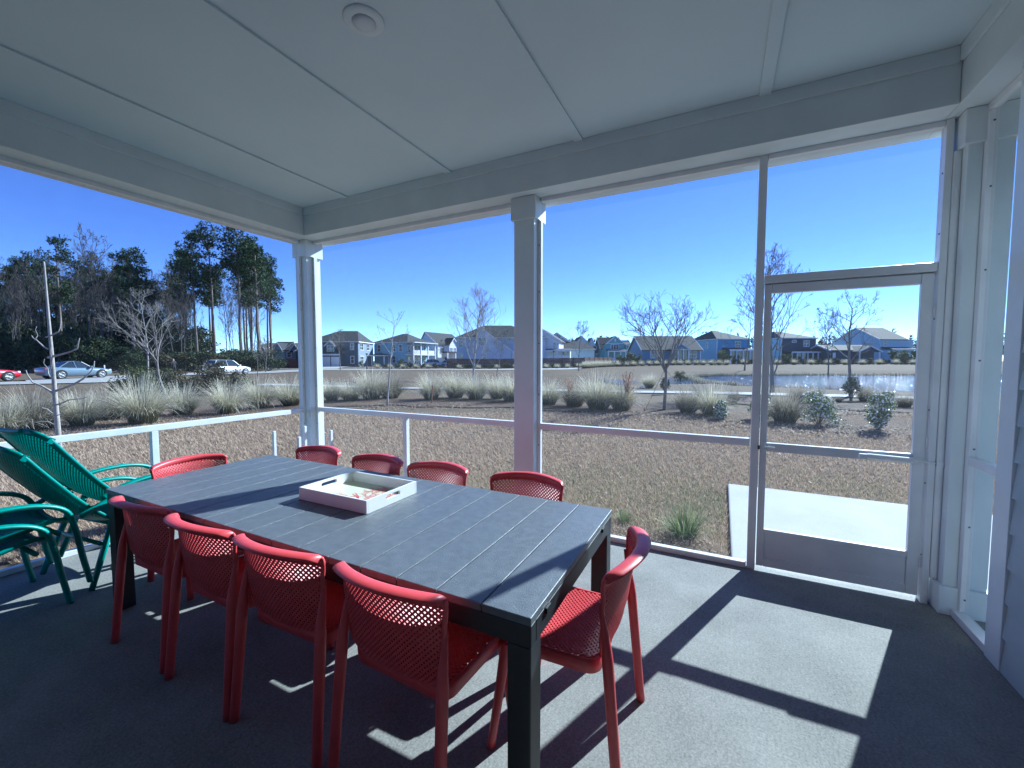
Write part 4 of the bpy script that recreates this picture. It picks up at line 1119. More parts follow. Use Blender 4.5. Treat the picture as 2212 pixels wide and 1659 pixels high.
# guy straps of the staked tree
p = G(1435, 888); tp = p + Vector((0, 0, 1.35))
t = thing('guy_straps', 'tan guy straps tying the round bare tree to the ground', 'strap', p)
for (u, v) in ((1392, 890), (1500, 880)):
    q = G(u, v); ob('strap', MB().tube([q - p, tp - p], 0.008, 5), M_strap, t)
    ob('stake', MB().tube([q - p + Vector((0, 0, -0.05)), q - p + Vector((0, 0, 0.12))], 0.015, 5), M_stake, t)
p = G(1185, 868); p = G(932, 872)
o = ob('survey_stake', MB().box(-0.02, 0.02, -0.012, 0.012, 0, 0.68), M_stake, None, p); o.rotation_euler = (0.05, 0.1, 0.3); tag(o, 'small rust red marker stake in the mulch of the left back bay', 'stake')
# far young trees along the pond and houses: (u, dep, height, label)
FT = [(735, 66, 6.2, 'small bare street tree in front of the garage doors'), (895, 85, 5, 'small bare street tree before the pale blue house'), (958, 80, 5.2, 'small bare tree at the end of the red brown fence'),
      (1072, 42, 5.2, 'small bare tree right of the tall upright one'), (574, 55, 4.6, 'small bare tree by the road left of the corner post'), (556, 44, 3.6, 'spindly bare tree beside the white car'),
      (1790, 52, 8.6, 'tall thin bare tree over the pond behind the door mesh'), (1608, 60, 9.5, 'bare tree crown left of the door mullion'), (1250, 62, 7.2, 'hazy young conifer before the aqua house')]
fv = [bare_tree(80 + i, 6.0, 0.07, 0.3, 10, (30, 50), 4, up=0.4, lens=0.72, twig=2.4, sides=5, dens=1.2) for i in range(3)]
fvm = [(a.mesh('trunk', M_bark2, True), b.mesh('crown', M_bark2, True)) for a, b in fv]
for i, (u, dep, H, l_) in enumerate(FT):
    a, b = fvm[i % 3]; t = thing('young_tree', l_, 'tree', at(u, dep), i * 1.3, 'young bare trees beyond the path'); s = H / 6.0; t.scale = (s, s, s)
    link(bpy.data.objects.new('trunk', a), t); link(bpy.data.objects.new('crown', b), t)

# ------------------------------------------------------------------ the woods on the left
def pine(seed, H, crown0, W):
    g = random.Random(seed); tr = MB(); cr = MB()
    lean = (g.uniform(-.02, .02), g.uniform(-.02, .02)); n = 8
    pts = [Vector((lean[0] * H * i / n + g.gauss(0, .05), lean[1] * H * i / n + g.gauss(0, .05), H * i / n * 0.97 - 0.2)) for i in range(n + 1)]
    tr.tube(pts, [0.24 * (1 - 0.8 * i / n) + 0.02 for i in range(n + 1)], 6)
    for k in range(34):
        t = g.random(); z = H * (crown0 + (1 - crown0) * t); a = g.uniform(0, 6.28)
        wr = W * (math.sin(math.pi * (0.12 + 0.80 * t)) ** 0.8) * g.uniform(0.25, 1.0)
        b = pts[min(n - 1, int(z / (H * .97) * n))]; c = Vector((b.x + wr * math.cos(a), b.y + wr * math.sin(a), z + g.uniform(0.1, 0.8)))
        tr.tube([Vector((b.x, b.y, z - 0.3 - 0.2 * wr)), c], [0.055, 0.02], 4, cap=False)
        q = g.uniform(0.6, 1.15)
        for i in range(74):
            v = Vector((g.gauss(0, 1), g.gauss(0, 1), g.gauss(0, .55))); v = v.normalized() * (g.random() ** 0.45) * q
            p = c + v; d = (v.normalized() * 0.7 + Vector((g.uniform(-.6, .6), g.uniform(-.6, .6), g.uniform(0, .8)))).normalized(); e = Matrix.Rotation(g.uniform(0, 6.28), 3, d) @ d.orthogonal().normalized()
            s = g.uniform(0.16, 0.34)
            cr.add([p - e * s * 0.42, p + e * s * 0.42, p + d * s * 1.4], [(0, 1, 2)], [0.1, 0.1, 1.0], g.random())
    return tr.mesh('trunk', M_bark3, True), cr.mesh('crown', M_needle)
PINES = [pine(200 + i, 22.0, (0.58, 0.66, 0.5, 0.62)[i], (2.6, 2.2, 2.9, 2.4)[i]) for i in range(4)]
def place_tree(meshes, name, label, cat, u, dep, H, H0, i, group, wide=1.0):
    t = thing(name, label, cat, at(u, dep), (i * 2.399) % 6.28, group); s = H / H0; t.scale = (s * wide, s * wide, s)
    link(bpy.data.objects.new('trunk', meshes[0]), t); link(bpy.data.objects.new('crown', meshes[1]), t)
    return t
def hpx(vtop, dep): return (779 - vtop) / FPX * dep + 1.5 - 0.1
PL = [(467, 497, 70, 'tallest pine of the woods, second from its right edge'), (522, 501, 71, 'tall pine just right of the tallest one'), (560, 545, 72, 'pine at the right edge of the woods reaching toward the corner post'),
      (428, 518, 70, 'tall pine just left of the tallest one'), (398, 556, 73, 'shorter pine left of the tall pine group'), (292, 541, 66, 'round topped pine standing alone above the left of the woods'),
      (136, 525, 66, 'dark rounded pine above the slim pale tree'), (545, 527, 76, 'pine squeezed between the tall ones at the right of the woods')]
for i, (u, vt, dep, l_) in enumerate(PL): place_tree(PINES[i % 4], 'pine_tree', l_, 'pine tree', u, dep, hpx(vt, dep), 22.0, i, 'pines in the woods', 1.0 + 0.12 * ((i * 7) % 3 - 0.4))
g = random.Random(17)
for i in range(34):
    u = g.uniform(-140, 590); dep = g.uniform(76, 104); vt = g.uniform(560, 610) + (20 if u > 330 else 0)
    if u > 400 : vt = g.uniform(540, 600)
    place_tree(PINES[g.randrange(4)], 'pine_tree', 'dark pine in the depth of the woods', 'pine tree', u, dep, hpx(vt, dep), 22.0, i * 3 + 1, 'background pines of the woods', g.uniform(0.8, 1.15))
PLOW = pine(210, 20.0, 0.16, 2.6)
for i in range(50):
    u = -150 + (560 * (i + g.random()) / 26 if i < 26 else 500 * (i - 26 + g.random()) / 24); dep = g.uniform(98, 122) if i < 26 else g.uniform(80, 96)
    place_tree(PLOW, 'pine_tree', 'low branched dark pine closing the back of the woods', 'pine tree', u, dep, hpx(g.uniform(585, 640) + max(0, (u - 250) * .25), dep), 20.0, i * 3 + 2, 'back row pines of the woods', g.uniform(1.2, 1.6))
BW = []
for i in range(4):
    a, b = bare_tree(300 + i, 18.0, 0.17, 0.34, 15, (22, 42), 4, up=0.5, lens=0.55, twig=6.0, sides=5)
    BW.append((a.mesh('trunk', M_barkw, True), b.mesh('crown', M_barkw, True)))
WL = [(200, 522, 64, 'tall grey bare tree left of the round topped pine'), (232, 518, 66, 'forked bare tree rising highest left of the round topped pine'), (92, 560, 62, 'bare tree just left of the dark rounded pine'), (20, 575, 62, 'bare tree at the left end of the woods')]
for i, (u, vt, dep, l_) in enumerate(WL): place_tree(BW[i % 4], 'bare_tree', l_, 'tree', u, dep, hpx(vt, dep), 18.0, i, 'bare trees in the woods', 0.8)
for i in range(64):
    u = g.uniform(-120, 420) if i < 50 else g.uniform(380, 560); dep = g.uniform(60, 92); vt = g.uniform(565, 640) + max(0, (u - 250) * 0.12)
    place_tree(BW[g.randrange(4)], 'bare_tree', 'slender bare tree among the dark woods', 'tree', u, dep, hpx(vt, dep), 18.0, i * 5 + 2, 'background bare trees of the woods', g.uniform(0.5, 0.75))
SHW = [shrub_parts(90 + i, 4.6, 3.6, 24, 80, 0.16, m_, 6) for i, m_ in enumerate((M_leafd, M_leafb, M_leafd))]
for i in range(40):
    u = -130 + 700 * i / 39 + g.uniform(-10, 10); dep = g.uniform(56, 62) if u < 300 else g.uniform(60, 68); s = g.uniform(0.75, 1.25)
    shrub('thicket_bush', SHW[i % 3 if u > 260 else (0, 2)[i % 2]], at(u, dep), s, 'tangled bush along the foot of the woods', group='undergrowth of the woods', sz=s * (0.72 if u > 330 else 0.95 if u > 240 else 1.2))
for i in range(22):
    u = -130 + 560 * i / 21; shrub('thicket_bush', SHW[(0, 2)[i % 2]], at(u, g.uniform(70, 84)), 1.7, 'dark bush deep inside the woods', group='inner undergrowth of the woods', sz=2.0)
# far wood on the skyline behind the right-hand houses
def far_wood():
    g = random.Random(8); mb = MB()
    for i in range(330):
        u = g.uniform(1180, 2350); dep = g.uniform(230, 300); p = at(u, dep, 0.6); H = g.uniform(11, 16.5) * (1.0 + 0.12 * math.sin(u * 0.021)) * (0.85 if u < 1500 else 1.05)
        n = 55
        for k in range(n):
            t = g.random(); c = p + Vector((g.gauss(0, 1.5 * (1.1 - t)), g.gauss(0, 1.5), H * (0.25 + 0.75 * t))); s = g.uniform(0.6, 1.3)
            d = Vector((g.uniform(-1, 1), g.uniform(-1, 1), g.uniform(-.3, 1))).normalized(); e = d.orthogonal().normalized()
            mb.add([c - e * s * .5, c + e * s * .5, c + d * s * 1.2], [(0, 1, 2)], [0.1, 0.1, 1], g.random())
    o = ob('far_wood', mb, M_needle, norm=False); o['kind'] = 'stuff'; o['label'] = 'hazy line of pines on the horizon behind the houses'; o['category'] = 'woods'
far_wood()

# ------------------------------------------------------------------ houses across the green
def wall_mat(name, c):
    """lap siding: fine horizontal shadow lines in the relief only"""
    m, n, l, p = new_mat(name)
    tc = n.new('ShaderNodeTexCoord'); t = n.new('ShaderNodeTexNoise'); t.inputs['Scale'].default_value = 0.8; t.inputs['Detail'].default_value = 5
    l.new(tc.outputs['Object'], t.inputs['Vector'])
    r = n.new('ShaderNodeValToRGB'); r.color_ramp.elements[0].color = rgb([x * 0.9 for x in c]); r.color_ramp.elements[1].color = rgb([min(1, x * 1.08) for x in c])
    l.new(t.outputs['Fac'], r.inputs['Fac']); l.new(r.outputs[0], p.inputs['Base Color'])
    w = n.new('ShaderNodeTexWave'); w.bands_direction = 'Z'; w.wave_profile = 'SAW'; w.inputs['Scale'].default_value = 0.9; w.inputs['Distortion'].default_value = 0
    l.new(tc.outputs['Object'], w.inputs['Vector'])
    b = n.new('ShaderNodeBump'); b.inputs['Strength'].default_value = 0.6; b.inputs['Distance'].default_value = 0.03
    l.new(w.outputs['Fac'], b.inputs['Height']); l.new(b.outputs[0], p.inputs['Normal']); p.inputs['Roughness'].default_value = 0.7
    return m
W_navy = wall_mat('siding_navy', (0.055, 0.085, 0.13)); W_slate = wall_mat('siding_slate', (0.22, 0.28, 0.36)); W_sky = wall_mat('siding_sky', (0.26, 0.47, 0.60))
W_white = wall_mat('siding_white', (0.80, 0.82, 0.85)); W_peri = wall_mat('siding_periwinkle', (0.50, 0.57, 0.68)); W_teal = wall_mat('siding_teal', (0.16, 0.37, 0.43))
W_aqua = wall_mat('siding_aqua', (0.54, 0.72, 0.77)); W_blue = wall_mat('siding_bright_blue', (0.10, 0.31, 0.54)); W_blue2 = wall_mat('siding_mid_blue', (0.12, 0.24, 0.38)); W_pale = wall_mat('siding_pale_blue', (0.38, 0.54, 0.65))
W_grey = wall_mat('siding_grey', (0.32, 0.36, 0.41))
W_deep = wall_mat('siding_deep_navy', (0.030, 0.050, 0.095))

class House:
    """local frame: origin at a ground corner, x to the viewer's right, y away from the viewer"""
    def __init__(s, name, label, u, dep, rot=0.0):
        s.k = dep / FPX; s.u0 = u; s.zg = at(u, dep).z
        s.t = thing(name, label, 'house', at(u, dep), YAW + math.radians(rot), 'houses across the green')
    def X(s, u): return (u - s.u0) * s.k
    def Z(s, v): return (779 - v) * s.k + 1.5 - s.zg
    def wall(s, x0, x1, y0, y1, z1, m, z0=-0.6): return ob('wall', MB().box(x0, x1, y0, y1, z0, z1), m, s.t)
    def hip(s, x0, x1, y0, y1, z0, z1, m=None, rx=None, o=0.35):
        x0 -= o; x1 += o; y0 -= o; y1 += o
        if rx is None:
            d = min((y1 - y0) / 2, (x1 - x0) / 2 - 0.2); rx = (x0 + d, x1 - d)
        ym = (y0 + y1) / 2; b = z0 - 0.18
        vs = [(x0, y0, z0), (x1, y0, z0), (x1, y1, z0), (x0, y1, z0), (rx[0], ym, z1), (rx[1], ym, z1), (x0, y0, b), (x1, y0, b), (x1, y1, b), (x0, y1, b)]
        r = ob('roof', MB().add(vs, [(0, 1, 5, 4), (1, 2, 5), (2, 3, 4, 5), (3, 0, 4), (9, 8, 7, 6), (0, 6, 7, 1), (1, 7, 8, 2), (2, 8, 9, 3), (3, 9, 6, 0)]), m or M_roof, s.t)
        ob('fascia', MB().box(x0 - .02, x1 + .02, y0 - 0.03, y0 - 0.001, b, z0 + 0.02), M_hwhite, r); ob('fascia', MB().box(x1 + 0.001, x1 + .03, y0 + .002, y1, b, z0 + 0.02), M_hwhite, r)
        ob('fascia', MB().box(x0 - .03, x0 - .001, y0 + .002, y1, b, z0 + 0.02), M_hwhite, r)
        return r
    def gable(s, x0, x1, y0, y1, z0, z1, wm, m=None, apex=None, axis='y', o=0.3, trim=True):
        """ridge along axis; gable wall fills the front triangle"""
        m = m or M_roof
        if axis == 'y':
            a = apex if apex is not None else (x0 + x1) / 2; th = 0.16
            ob('gable_wall', MB().prism([(x0, z0 - 0.01), (x1, z0 - 0.01), (a, z1 - 0.12)], y0 + 0.004, y1 - 0.004, 'y'), wm, s.t)
            sl = (z1 - z0) / (a - x0); sr = (z1 - z0) / (x1 - a)
            for (p, q) in ((((x0 - o, z0 - o * sl), (a, z1)), 0), (((x1 + o, z0 - o * sr), (a, z1)), 1)):
                ob('roof', MB().prism([p[0], p[1], (p[1][0], p[1][1] + th), (p[0][0], p[0][1] + th)], y0 - o, y1 + o, 'y'), m, s.t)
                if trim: ob('rake_board', MB().prism([(p[0][0], p[0][1] - 0.16), (p[1][0], p[1][1] - 0.16), (p[1][0], p[1][1] + th), (p[0][0], p[0][1] + th)], y0 - o - 0.06, y0 - o - 0.004, 'y'), M_hwhite, s.t)
        else:
            a = (y0 + y1) / 2; th = 0.16
            ob('gable_wall', MB().prism([(y0, z0 - 0.01), (y1, z0 - 0.01), (a, z1 - 0.12)], x0 + 0.004, x1 - 0.004, 'x'), wm, s.t)
            sl = (z1 - z0) / (a - y0)
            for p in (((y0 - o, z0 - o * sl), (a, z1)), ((y1 + o, z0 - o * sl), (a, z1))):
                ob('roof', MB().prism([p[0], p[1], (p[1][0], p[1][1] + th), (p[0][0], p[0][1] + th)], x0 - o, x1 + o, 'x'), m, s.t)
            for xx in (x0 - o - 0.06, x1 + o + 0.004):
                for p in (((y0 - o, z0 - o * sl), (a, z1)), ((y1 + o, z0 - o * sl), (a, z1))):
                    ob('rake_board', MB().prism([(p[0][0], p[0][1] - 0.16), (p[1][0], p[1][1] - 0.16), (p[1][0], p[1][1] + th), (p[0][0], p[0][1] + th)], xx, xx + 0.055, 'x'), M_hwhite, s.t)
    def shed(s, x0, x1, y0, y1, za, zb, m=None):
        """porch roof: low edge za at y0, high edge zb at y1"""
        r = ob('porch_roof', MB().prism([(y0, za), (y1, zb), (y1, zb - 0.2), (y0, za - 0.2)], x0, x1, 'x'), m or M_roof, s.t)
        ob('fascia', MB().box(x0, x1, y0 - 0.05, y0 - 0.002, za - 0.32, za + 0.01), M_hwhite, r)
    def win(s, face, a0, a1, z0, z1, off, nx=2, nz=2):
        """window in a wall facing -y ('f' at y=off), +x ('r' at x=off) or -x ('l' at x=off); a0..a1 along the wall"""
        e = 0.14; f = MB(); gl = MB(); ba = MB()
        def bx(mb, p0, p1, q0, q1, d0, d1):
            if face == 'f': mb.box(p0, p1, off - d1, off - d0, q0, q1)
            elif face == 'r': mb.box(off + d0, off + d1, p0, p1, q0, q1)
            else: mb.box(off - d1, off - d0, p0, p1, q0, q1)
        for (p0, p1, q0, q1) in ((a0 - e, a0, z0 - e, z1 + e), (a1, a1 + e, z0 - e, z1 + e), (a0, a1, z1, z1 + e), (a0, a1, z0 - e, z0)): bx(f, p0, p1, q0, q1, -0.02, 0.08)
        w = ob('window', f, M_hwhite, s.t)
        bx(gl, a0, a1, z0, z1, -0.02, 0.015); ob('pane', gl, M_glass, w)
        t = 0.05
        for i in range(1, nx): x = a0 + (a1 - a0) * i / nx; bx(ba, x - t * (1.2 if nx > 1 else 1), x + t * 1.2, z0, z1, 0.016, 0.05)
        for i in range(1, nz): z = z0 + (z1 - z0) * i / nz; bx(ba, a0, a1, z - t * .7, z + t * .7, 0.016, 0.045)
        if nx > 1 or nz > 1: ob('muntin', ba, M_hwhite, w)
    def posts(s, xs, y, z1, w=0.16, z0=-0.3):
        for x in xs: ob('porch_post', MB().box(x - w, x + w, y - w, y + w, z0, z1), M_hwhite, s.t)
    def box(s, name, x0, x1, y0, y1, z0, z1, m): return ob(name, MB().box(x0, x1, y0, y1, z0, z1), m, s.t)

# dark blue house with garage
h = House('house', 'dark blue two storey house with hip roof and white garage doors', 774, 95)
e = h.Z(738)
h.wall(-11.5, 0, 0, 10.5, e, W_navy); h.hip(-11.5, 0, 0, 10.5, e, h.Z(712), rx=(-6.3, -1.9))
h.wall(0.002, 0.05, 0.2, 10.3, e - 0.1, W_slate);  # paler sheet over the navy right side: sunlight put into its colour
for z0, z1 in ((h.Z(757), h.Z(741)), (h.Z(786), h.Z(769))):
    h.win('r', 1.2, 3.2, z0 + .2, z1 - .1, 0.05); 
    h.win('f', h.X(759), h.X(765), z0 + .2, z1 - .1, 0, 1, 2)
h.win('r', 5.6, 7.4, h.Z(757) + .2, h.Z(741) - .1, 0.05)
h.wall(h.X(690), h.X(744), -2.2, -0.002, h.Z(766), W_navy); h.shed(h.X(689), h.X(745), -2.6, 0.4, h.Z(765), h.Z(750), M_roof)
for a, b in ((706, 723), (725, 742)): h.box('garage_door', h.X(a), h.X(b), -2.29, -2.203, -0.1, h.Z(771), M_hwhite)
h.wall(h.X(713), h.X(729), -1.6, -0.004, h.Z(745), W_slate, h.Z(762)); h.gable(h.X(712), h.X(730), -1.6, 2.0, h.Z(746), h.Z(738), W_slate, M_roofb)
h.win('f', h.X(716), h.X(721.4), h.Z(760), h.Z(748), -1.6, 1, 2); h.win('f', h.X(722.6), h.X(728), h.Z(760), h.Z(748), -1.6, 1, 2)
h.hip(0.4, 4.2, 6.6, 11.0, h.Z(767), h.Z(761)); h.posts((0.9, 3.9), 6.7, h.Z(768), 0.14); h.posts((3.9,), 10.6, h.Z(768), 0.14)
# pale blue house with stacked porches
h = House('house', 'pale blue two storey house with stacked white corner porches', 876, 104, -22)
e = h.Z(739)
h.wall(-9.6, 0, 0, 10.5, e, W_sky); h.hip(-9.6, 0.6, 0, 10.5, e, h.Z(718), rx=(-4.6, -3.0))
for x in (-8.0, -3.4, -1.4): h.win('f', x - .45, x + .45, 3.7, 5.3, 0, 1, 2)
for x in (-3.4,): h.win('f', x - .45, x + .45, 0.9, 2.5, 0, 1, 2)
h.box('balcony_floor', 0.001, 2.3, 0.1, 10.3, 2.75, 3.05, M_hwhite); h.hip(0.0, 2.5, 0.0, 10.4, e - .02, h.Z(731))
for y in (0.3, 3.5, 6.8, 10.1): h.posts((2.2,), y, e - .2, 0.15)
for y0, y1 in ((0.5, 3.3), (3.7, 6.6), (7.0, 9.9)): h.box('balustrade', 2.16, 2.24, y0, y1, 3.1, 4.0, M_hwhite)
for y in (1.6, 4.2, 5.9, 8.4): h.win('r', y - .45, y + .45, 3.5, 5.3, 0, 1, 2); h.win('r', y - .45, y + .45, 0.4, 2.3, 0, 1, 2)
# white gabled house
h = House('house', 'white gabled house with a small cross gable behind the parked cars', 946, 116, -28)
e = h.Z(744)
h.wall(-6.6, 0, 0, 12.5, e, W_white); h.gable(-6.6, 0, 0, 12.5, e, h.Z(717), W_white, M_roof, apex=-4.4)
h.gable(-1.5, 0.9, 4.2, 8.2, h.Z(744), h.Z(729), W_white, M_roof, axis='x', o=0.2)
h.wall(0.002, 0.9, 4.2, 8.2, e + 0.01, W_white)
for y in (5.2, 6.9): h.win('r', y - .4, y + .4, 3.6, 5.0, 0.9, 2, 2)
h.win('r', 1.4, 2.8, 3.5, 5.0, 0.0)
h.box('porch_roof', 0.91, 3.0, 0.4, 12.0, h.Z(762), h.Z(759.5), M_roof)
for y in (0.7, 4.4, 8.2, 11.8): h.posts((2.8,), y, h.Z(762), 0.16)
h.win('r', 2.0, 4.0, 0.4, 2.4, 0.0); h.win('r', 8.6, 10.6, 0.4, 2.4, 0.0)
# grey blue house with big hip roof and asymmetric gable
h = House('house', 'grey blue house with broad dark hip roof and a lopsided front gable', 983, 87)
e = h.Z(728)
h.wall(0, h.X(1180), 2.6, 13, e, W_peri); h.hip(0, h.X(1180), 2.6, 13, e, h.Z(697), rx=(h.X(1040), h.X(1104)))
h.wall(h.X(1016), h.X(1105), 0, 2.598, h.Z(757), W_peri)
h.gable(h.X(1016), h.X(1105), 0, 8.0, h.Z(757), h.Z(709), W_peri, M_roofb, apex=h.X(1039), o=0.15)
h.win('f', h.X(1034), h.X(1041.5), h.Z(746), h.Z(730), 0, 1, 2); h.win('f', h.X(1043), h.X(1050.5), h.Z(746), h.Z(730), 0, 1, 2)
h.win('f', h.X(988), h.X(996), h.Z(749), h.Z(735), 2.6, 1, 2); h.win('f', h.X(988), h.X(996), h.Z(776), h.Z(763), 2.6, 1, 2); h.win('f', h.X(1044), h.X(1050), h.Z(776), h.Z(764), 0, 1, 2)
h.box('back_porch', h.X(1106), h.X(1116), 0.5, 2.4, -0.3, h.Z(757), W_white)
ob('vent_pipe', MB().tube([(h.X(1085), 4.0, h.Z(745)), (h.X(1085), 4.0, h.Z(732))], 0.12, 8), M_hwhite, h.t)
# white house right of the bay post
h = House('house', 'white house with a lean roof just right of the bay post', 1168, 92, -14)
h.wall(0, 4.0, 0, 8.0, h.Z(737), W_white); h.gable(0, 4.2, 0, 8.0, h.Z(737), h.Z(712), W_white, M_roofb, apex=-0.1 + 0.4)
h.win('f', 2.85, 3.35, h.Z(753), h.Z(741), 0, 1, 2); h.win('f', 3.6, 3.8, h.Z(746), h.Z(741.5), 0, 1, 1)
h.box('sun_porch', 1.2, 6.6, -1.6, -0.003, -0.3, h.Z(757), W_white); h.shed(1.0, 6.8, -2.0, 0.3, h.Z(757), h.Z(753), M_roofb)
for x in (2.0, 2.9, 4.2, 5.0, 5.8): h.win('f', x, x + .6, h.Z(768), h.Z(759), -1.6, 1, 1)
# grey gables / aqua garage
h = House('house', 'grey twin gabled house with a dark roof over an aqua garage', 1196, 104)
h.wall(h.X(1200), h.X(1245), 6, 16, h.Z(738), W_grey); h.gable(h.X(1193), h.X(1250), 6, 16, h.Z(744), h.Z(716), W_grey, M_roofb, apex=h.X(1208))
h.gable(h.X(1206), h.X(1246), 4, 7, h.Z(744), h.Z(725), W_grey, M_roofb, apex=h.X(1216))
h.wall(h.X(1229), h.X(1283), 0, 8, h.Z(755), W_aqua); h.hip(h.X(1214), h.X(1283), -0.4, 9, h.Z(754.5), h.Z(735.5), rx=(h.X(1224), h.X(1262)))
h.box('garage_trim', h.X(1233), h.X(1245), -0.05, -0.002, h.Z(763), h.Z(760.5), M_hwhite)
h = House('house', 'white gabled house peeking over the aqua garage', 1240, 122)
h.wall(h.X(1240), h.X(1284), 0, 10, h.Z(754), W_white); h.gable(h.X(1232), h.X(1284), 0, 10, h.Z(754), h.Z(727), W_white, M_roof, apex=h.X(1256))
h.gable(h.X(1268), h.X(1284), -1, 4, h.Z(748), h.Z(731), W_white, M_roof)
h.wall(h.X(1284) + .01, h.X(1300), 2, 8, h.Z(762), W_white); h.shed(h.X(1283), h.X(1301), 1, 9, h.Z(763), h.Z(752), M_roofb)
# teal gable house
h = House('house', 'teal gabled house with dormer behind the brown fence', 1308, 114)
h.wall(h.X(1309), h.X(1347), 0, 4, h.Z(742), W_teal); h.gable(h.X(1309), h.X(1347), 0, 5, h.Z(742), h.Z(727), W_teal, M_roof)
h.wall(h.X(1306), h.X(1375), 4.004, 14, h.Z(752), W_teal); h.gable(h.X(1305), h.X(1351), 4.2, 13, h.Z(752), h.Z(726.5), W_teal, M_roof, axis='x'); h.gable(h.X(1352), h.X(1375), 5, 13, h.Z(753), h.Z(733), W_teal, M_roof, axis='x')
for a, b in ((1319.5, 1324), (1325, 1329.5), (1330.5, 1335)): h.win('f', h.X(a), h.X(b), h.Z(754), h.Z(745.5), 0, 1, 2)
h.box('gable_vent', h.X(1326.5), h.X(1329.5), -0.06, -0.002, h.Z(738), h.Z(732), M_hwhite); h.box('trim_band', h.X(1309), h.X(1347), -0.05, -0.003, h.Z(742.6), h.Z(741.4), M_hwhite)
h.shed(h.X(1308), h.X(1350), -2.2, 0, h.Z(758), h.Z(755)); h.posts([h.X(x) for x in (1310, 1323, 1336, 1347)], -2.0, h.Z(760), .13)
h.wall(h.X(1358), h.X(1370), 3.2, 5.2, h.Z(744), W_teal, h.Z(754)); h.shed(h.X(1357), h.X(1371), 3.0, 6.4, h.Z(743), h.Z(737)); h.win('f', h.X(1361), h.X(1367), h.Z(753), h.Z(746), 3.2, 2, 1)
# wide low house with grey brown roof
h = House('house', 'low mid blue house under a wide grey brown roof behind the staked tree', 1386, 92)
h.wall(h.X(1388), h.X(1512), 0, 11, h.Z(755), W_blue2); h.gable(h.X(1388), h.X(1512), 0, 11, h.Z(755.5), h.Z(724.5), W_blue2, M_roofb, axis='x', o=0.4)
h.gable(h.X(1441), h.X(1477), -2.6, 4, h.Z(755), h.Z(743.5), W_blue2, M_roofb, o=0.25); h.posts([h.X(x) for x in (1442, 1454, 1465, 1476)], -2.5, h.Z(755), 0.11)
h.box('porch_beam', h.X(1441), h.X(1477), -2.62, -2.4, h.Z(756.5), h.Z(754.6), M_hwhite); h.box('porch_screen', h.X(1442), h.X(1476), -2.35, -2.33, -0.2, h.Z(757), M_glass)
h.win('f', h.X(1488.5), h.X(1495), h.Z(773), h.Z(759), 0, 1, 2); h.win('f', h.X(1496.5), h.X(1503), h.Z(773), h.Z(759), 0, 1, 2)
for a, b in ((1405, 1411), (1413, 1419)): h.win('f', h.X(a), h.X(b), h.Z(773), h.Z(759), 0, 1, 2)
h.box('corner_trim', h.X(1511), h.X(1513), -0.06, -0.003, -.3, h.Z(756), M_hwhite)
# bright blue house
h = House('house', 'bright blue two storey hip roofed house left of the door mullion', 1547, 106, 8)
e = h.Z(732)
h.wall(0, h.X(1625), 0, 12, e, W_blue); h.hip(0, h.X(1625), 0, 12, e, h.Z(711), M_roof, rx=(2.4, 3.2))
h.wall(-0.05, -0.002, 0.1, 11.9, e - .1, W_sky)
h.win('l', 3.6, 4.4, 4.2, 5.4, -0.05, 1, 2); h.win('l', 9.3, 10.0, 4.8, 5.3, -0.05, 1, 1); h.win('f', h.X(1590), h.X(1602), h.Z(749), h.Z(738.5), 0, 2, 2)
h.box('corner_trim', -0.12, 0.12, -0.06, -0.003, -.3, e - .2, M_hwhite)
h.shed(h.X(1558), h.X(1624), -3.2, 0.3, h.Z(756), h.Z(751)); h.posts([h.X(x) for x in (1562, 1575, 1590, 1606, 1620)], -3.0, h.Z(758), .13); h.box('porch_screen', h.X(1562), h.X(1620), -2.9, -2.88, -0.2, h.Z(758), M_glass)
# navy house behind the tall tree
h = House('house', 'deep navy two storey house behind the dense upright tree', 1686, 106, 6)
e = h.Z(730)
h.wall(0, h.X(1767), 0, 11, e, W_deep); h.hip(0, h.X(1767), 0, 11, e, h.Z(713), M_roofb, rx=(2.0, 3.4)); h.wall(-0.05, -.002, .1, 10.9, e - .1, W_pale)
h.win('f', h.X(1738), h.X(1750), h.Z(748), h.Z(736), 0, 2, 2); h.win('f', h.X(1711), h.X(1719), h.Z(739), h.Z(735.5), 0, 1, 1)
for xx in (0.0, h.X(1766)): h.box('corner_trim', xx - .12, xx + .12, -.06, -.003, -.3, e - .2, M_hwhite)
h.shed(h.X(1688), h.X(1760), -3.2, 0.3, h.Z(760), h.Z(757)); h.posts([h.X(x) for x in (1690, 1702, 1714, 1726, 1738, 1750)], -3.0, h.Z(762), .12); h.box('porch_screen', h.X(1690), h.X(1758), -2.9, -2.88, -.2, h.Z(762), M_glass)
h.box('side_entry', h.X(1762), h.X(1773), -2.4, -0.1, -.3, h.Z(759), W_white); h.win('f', h.X(1765), h.X(1770), h.Z(774), h.Z(763), -2.4, 1, 2)
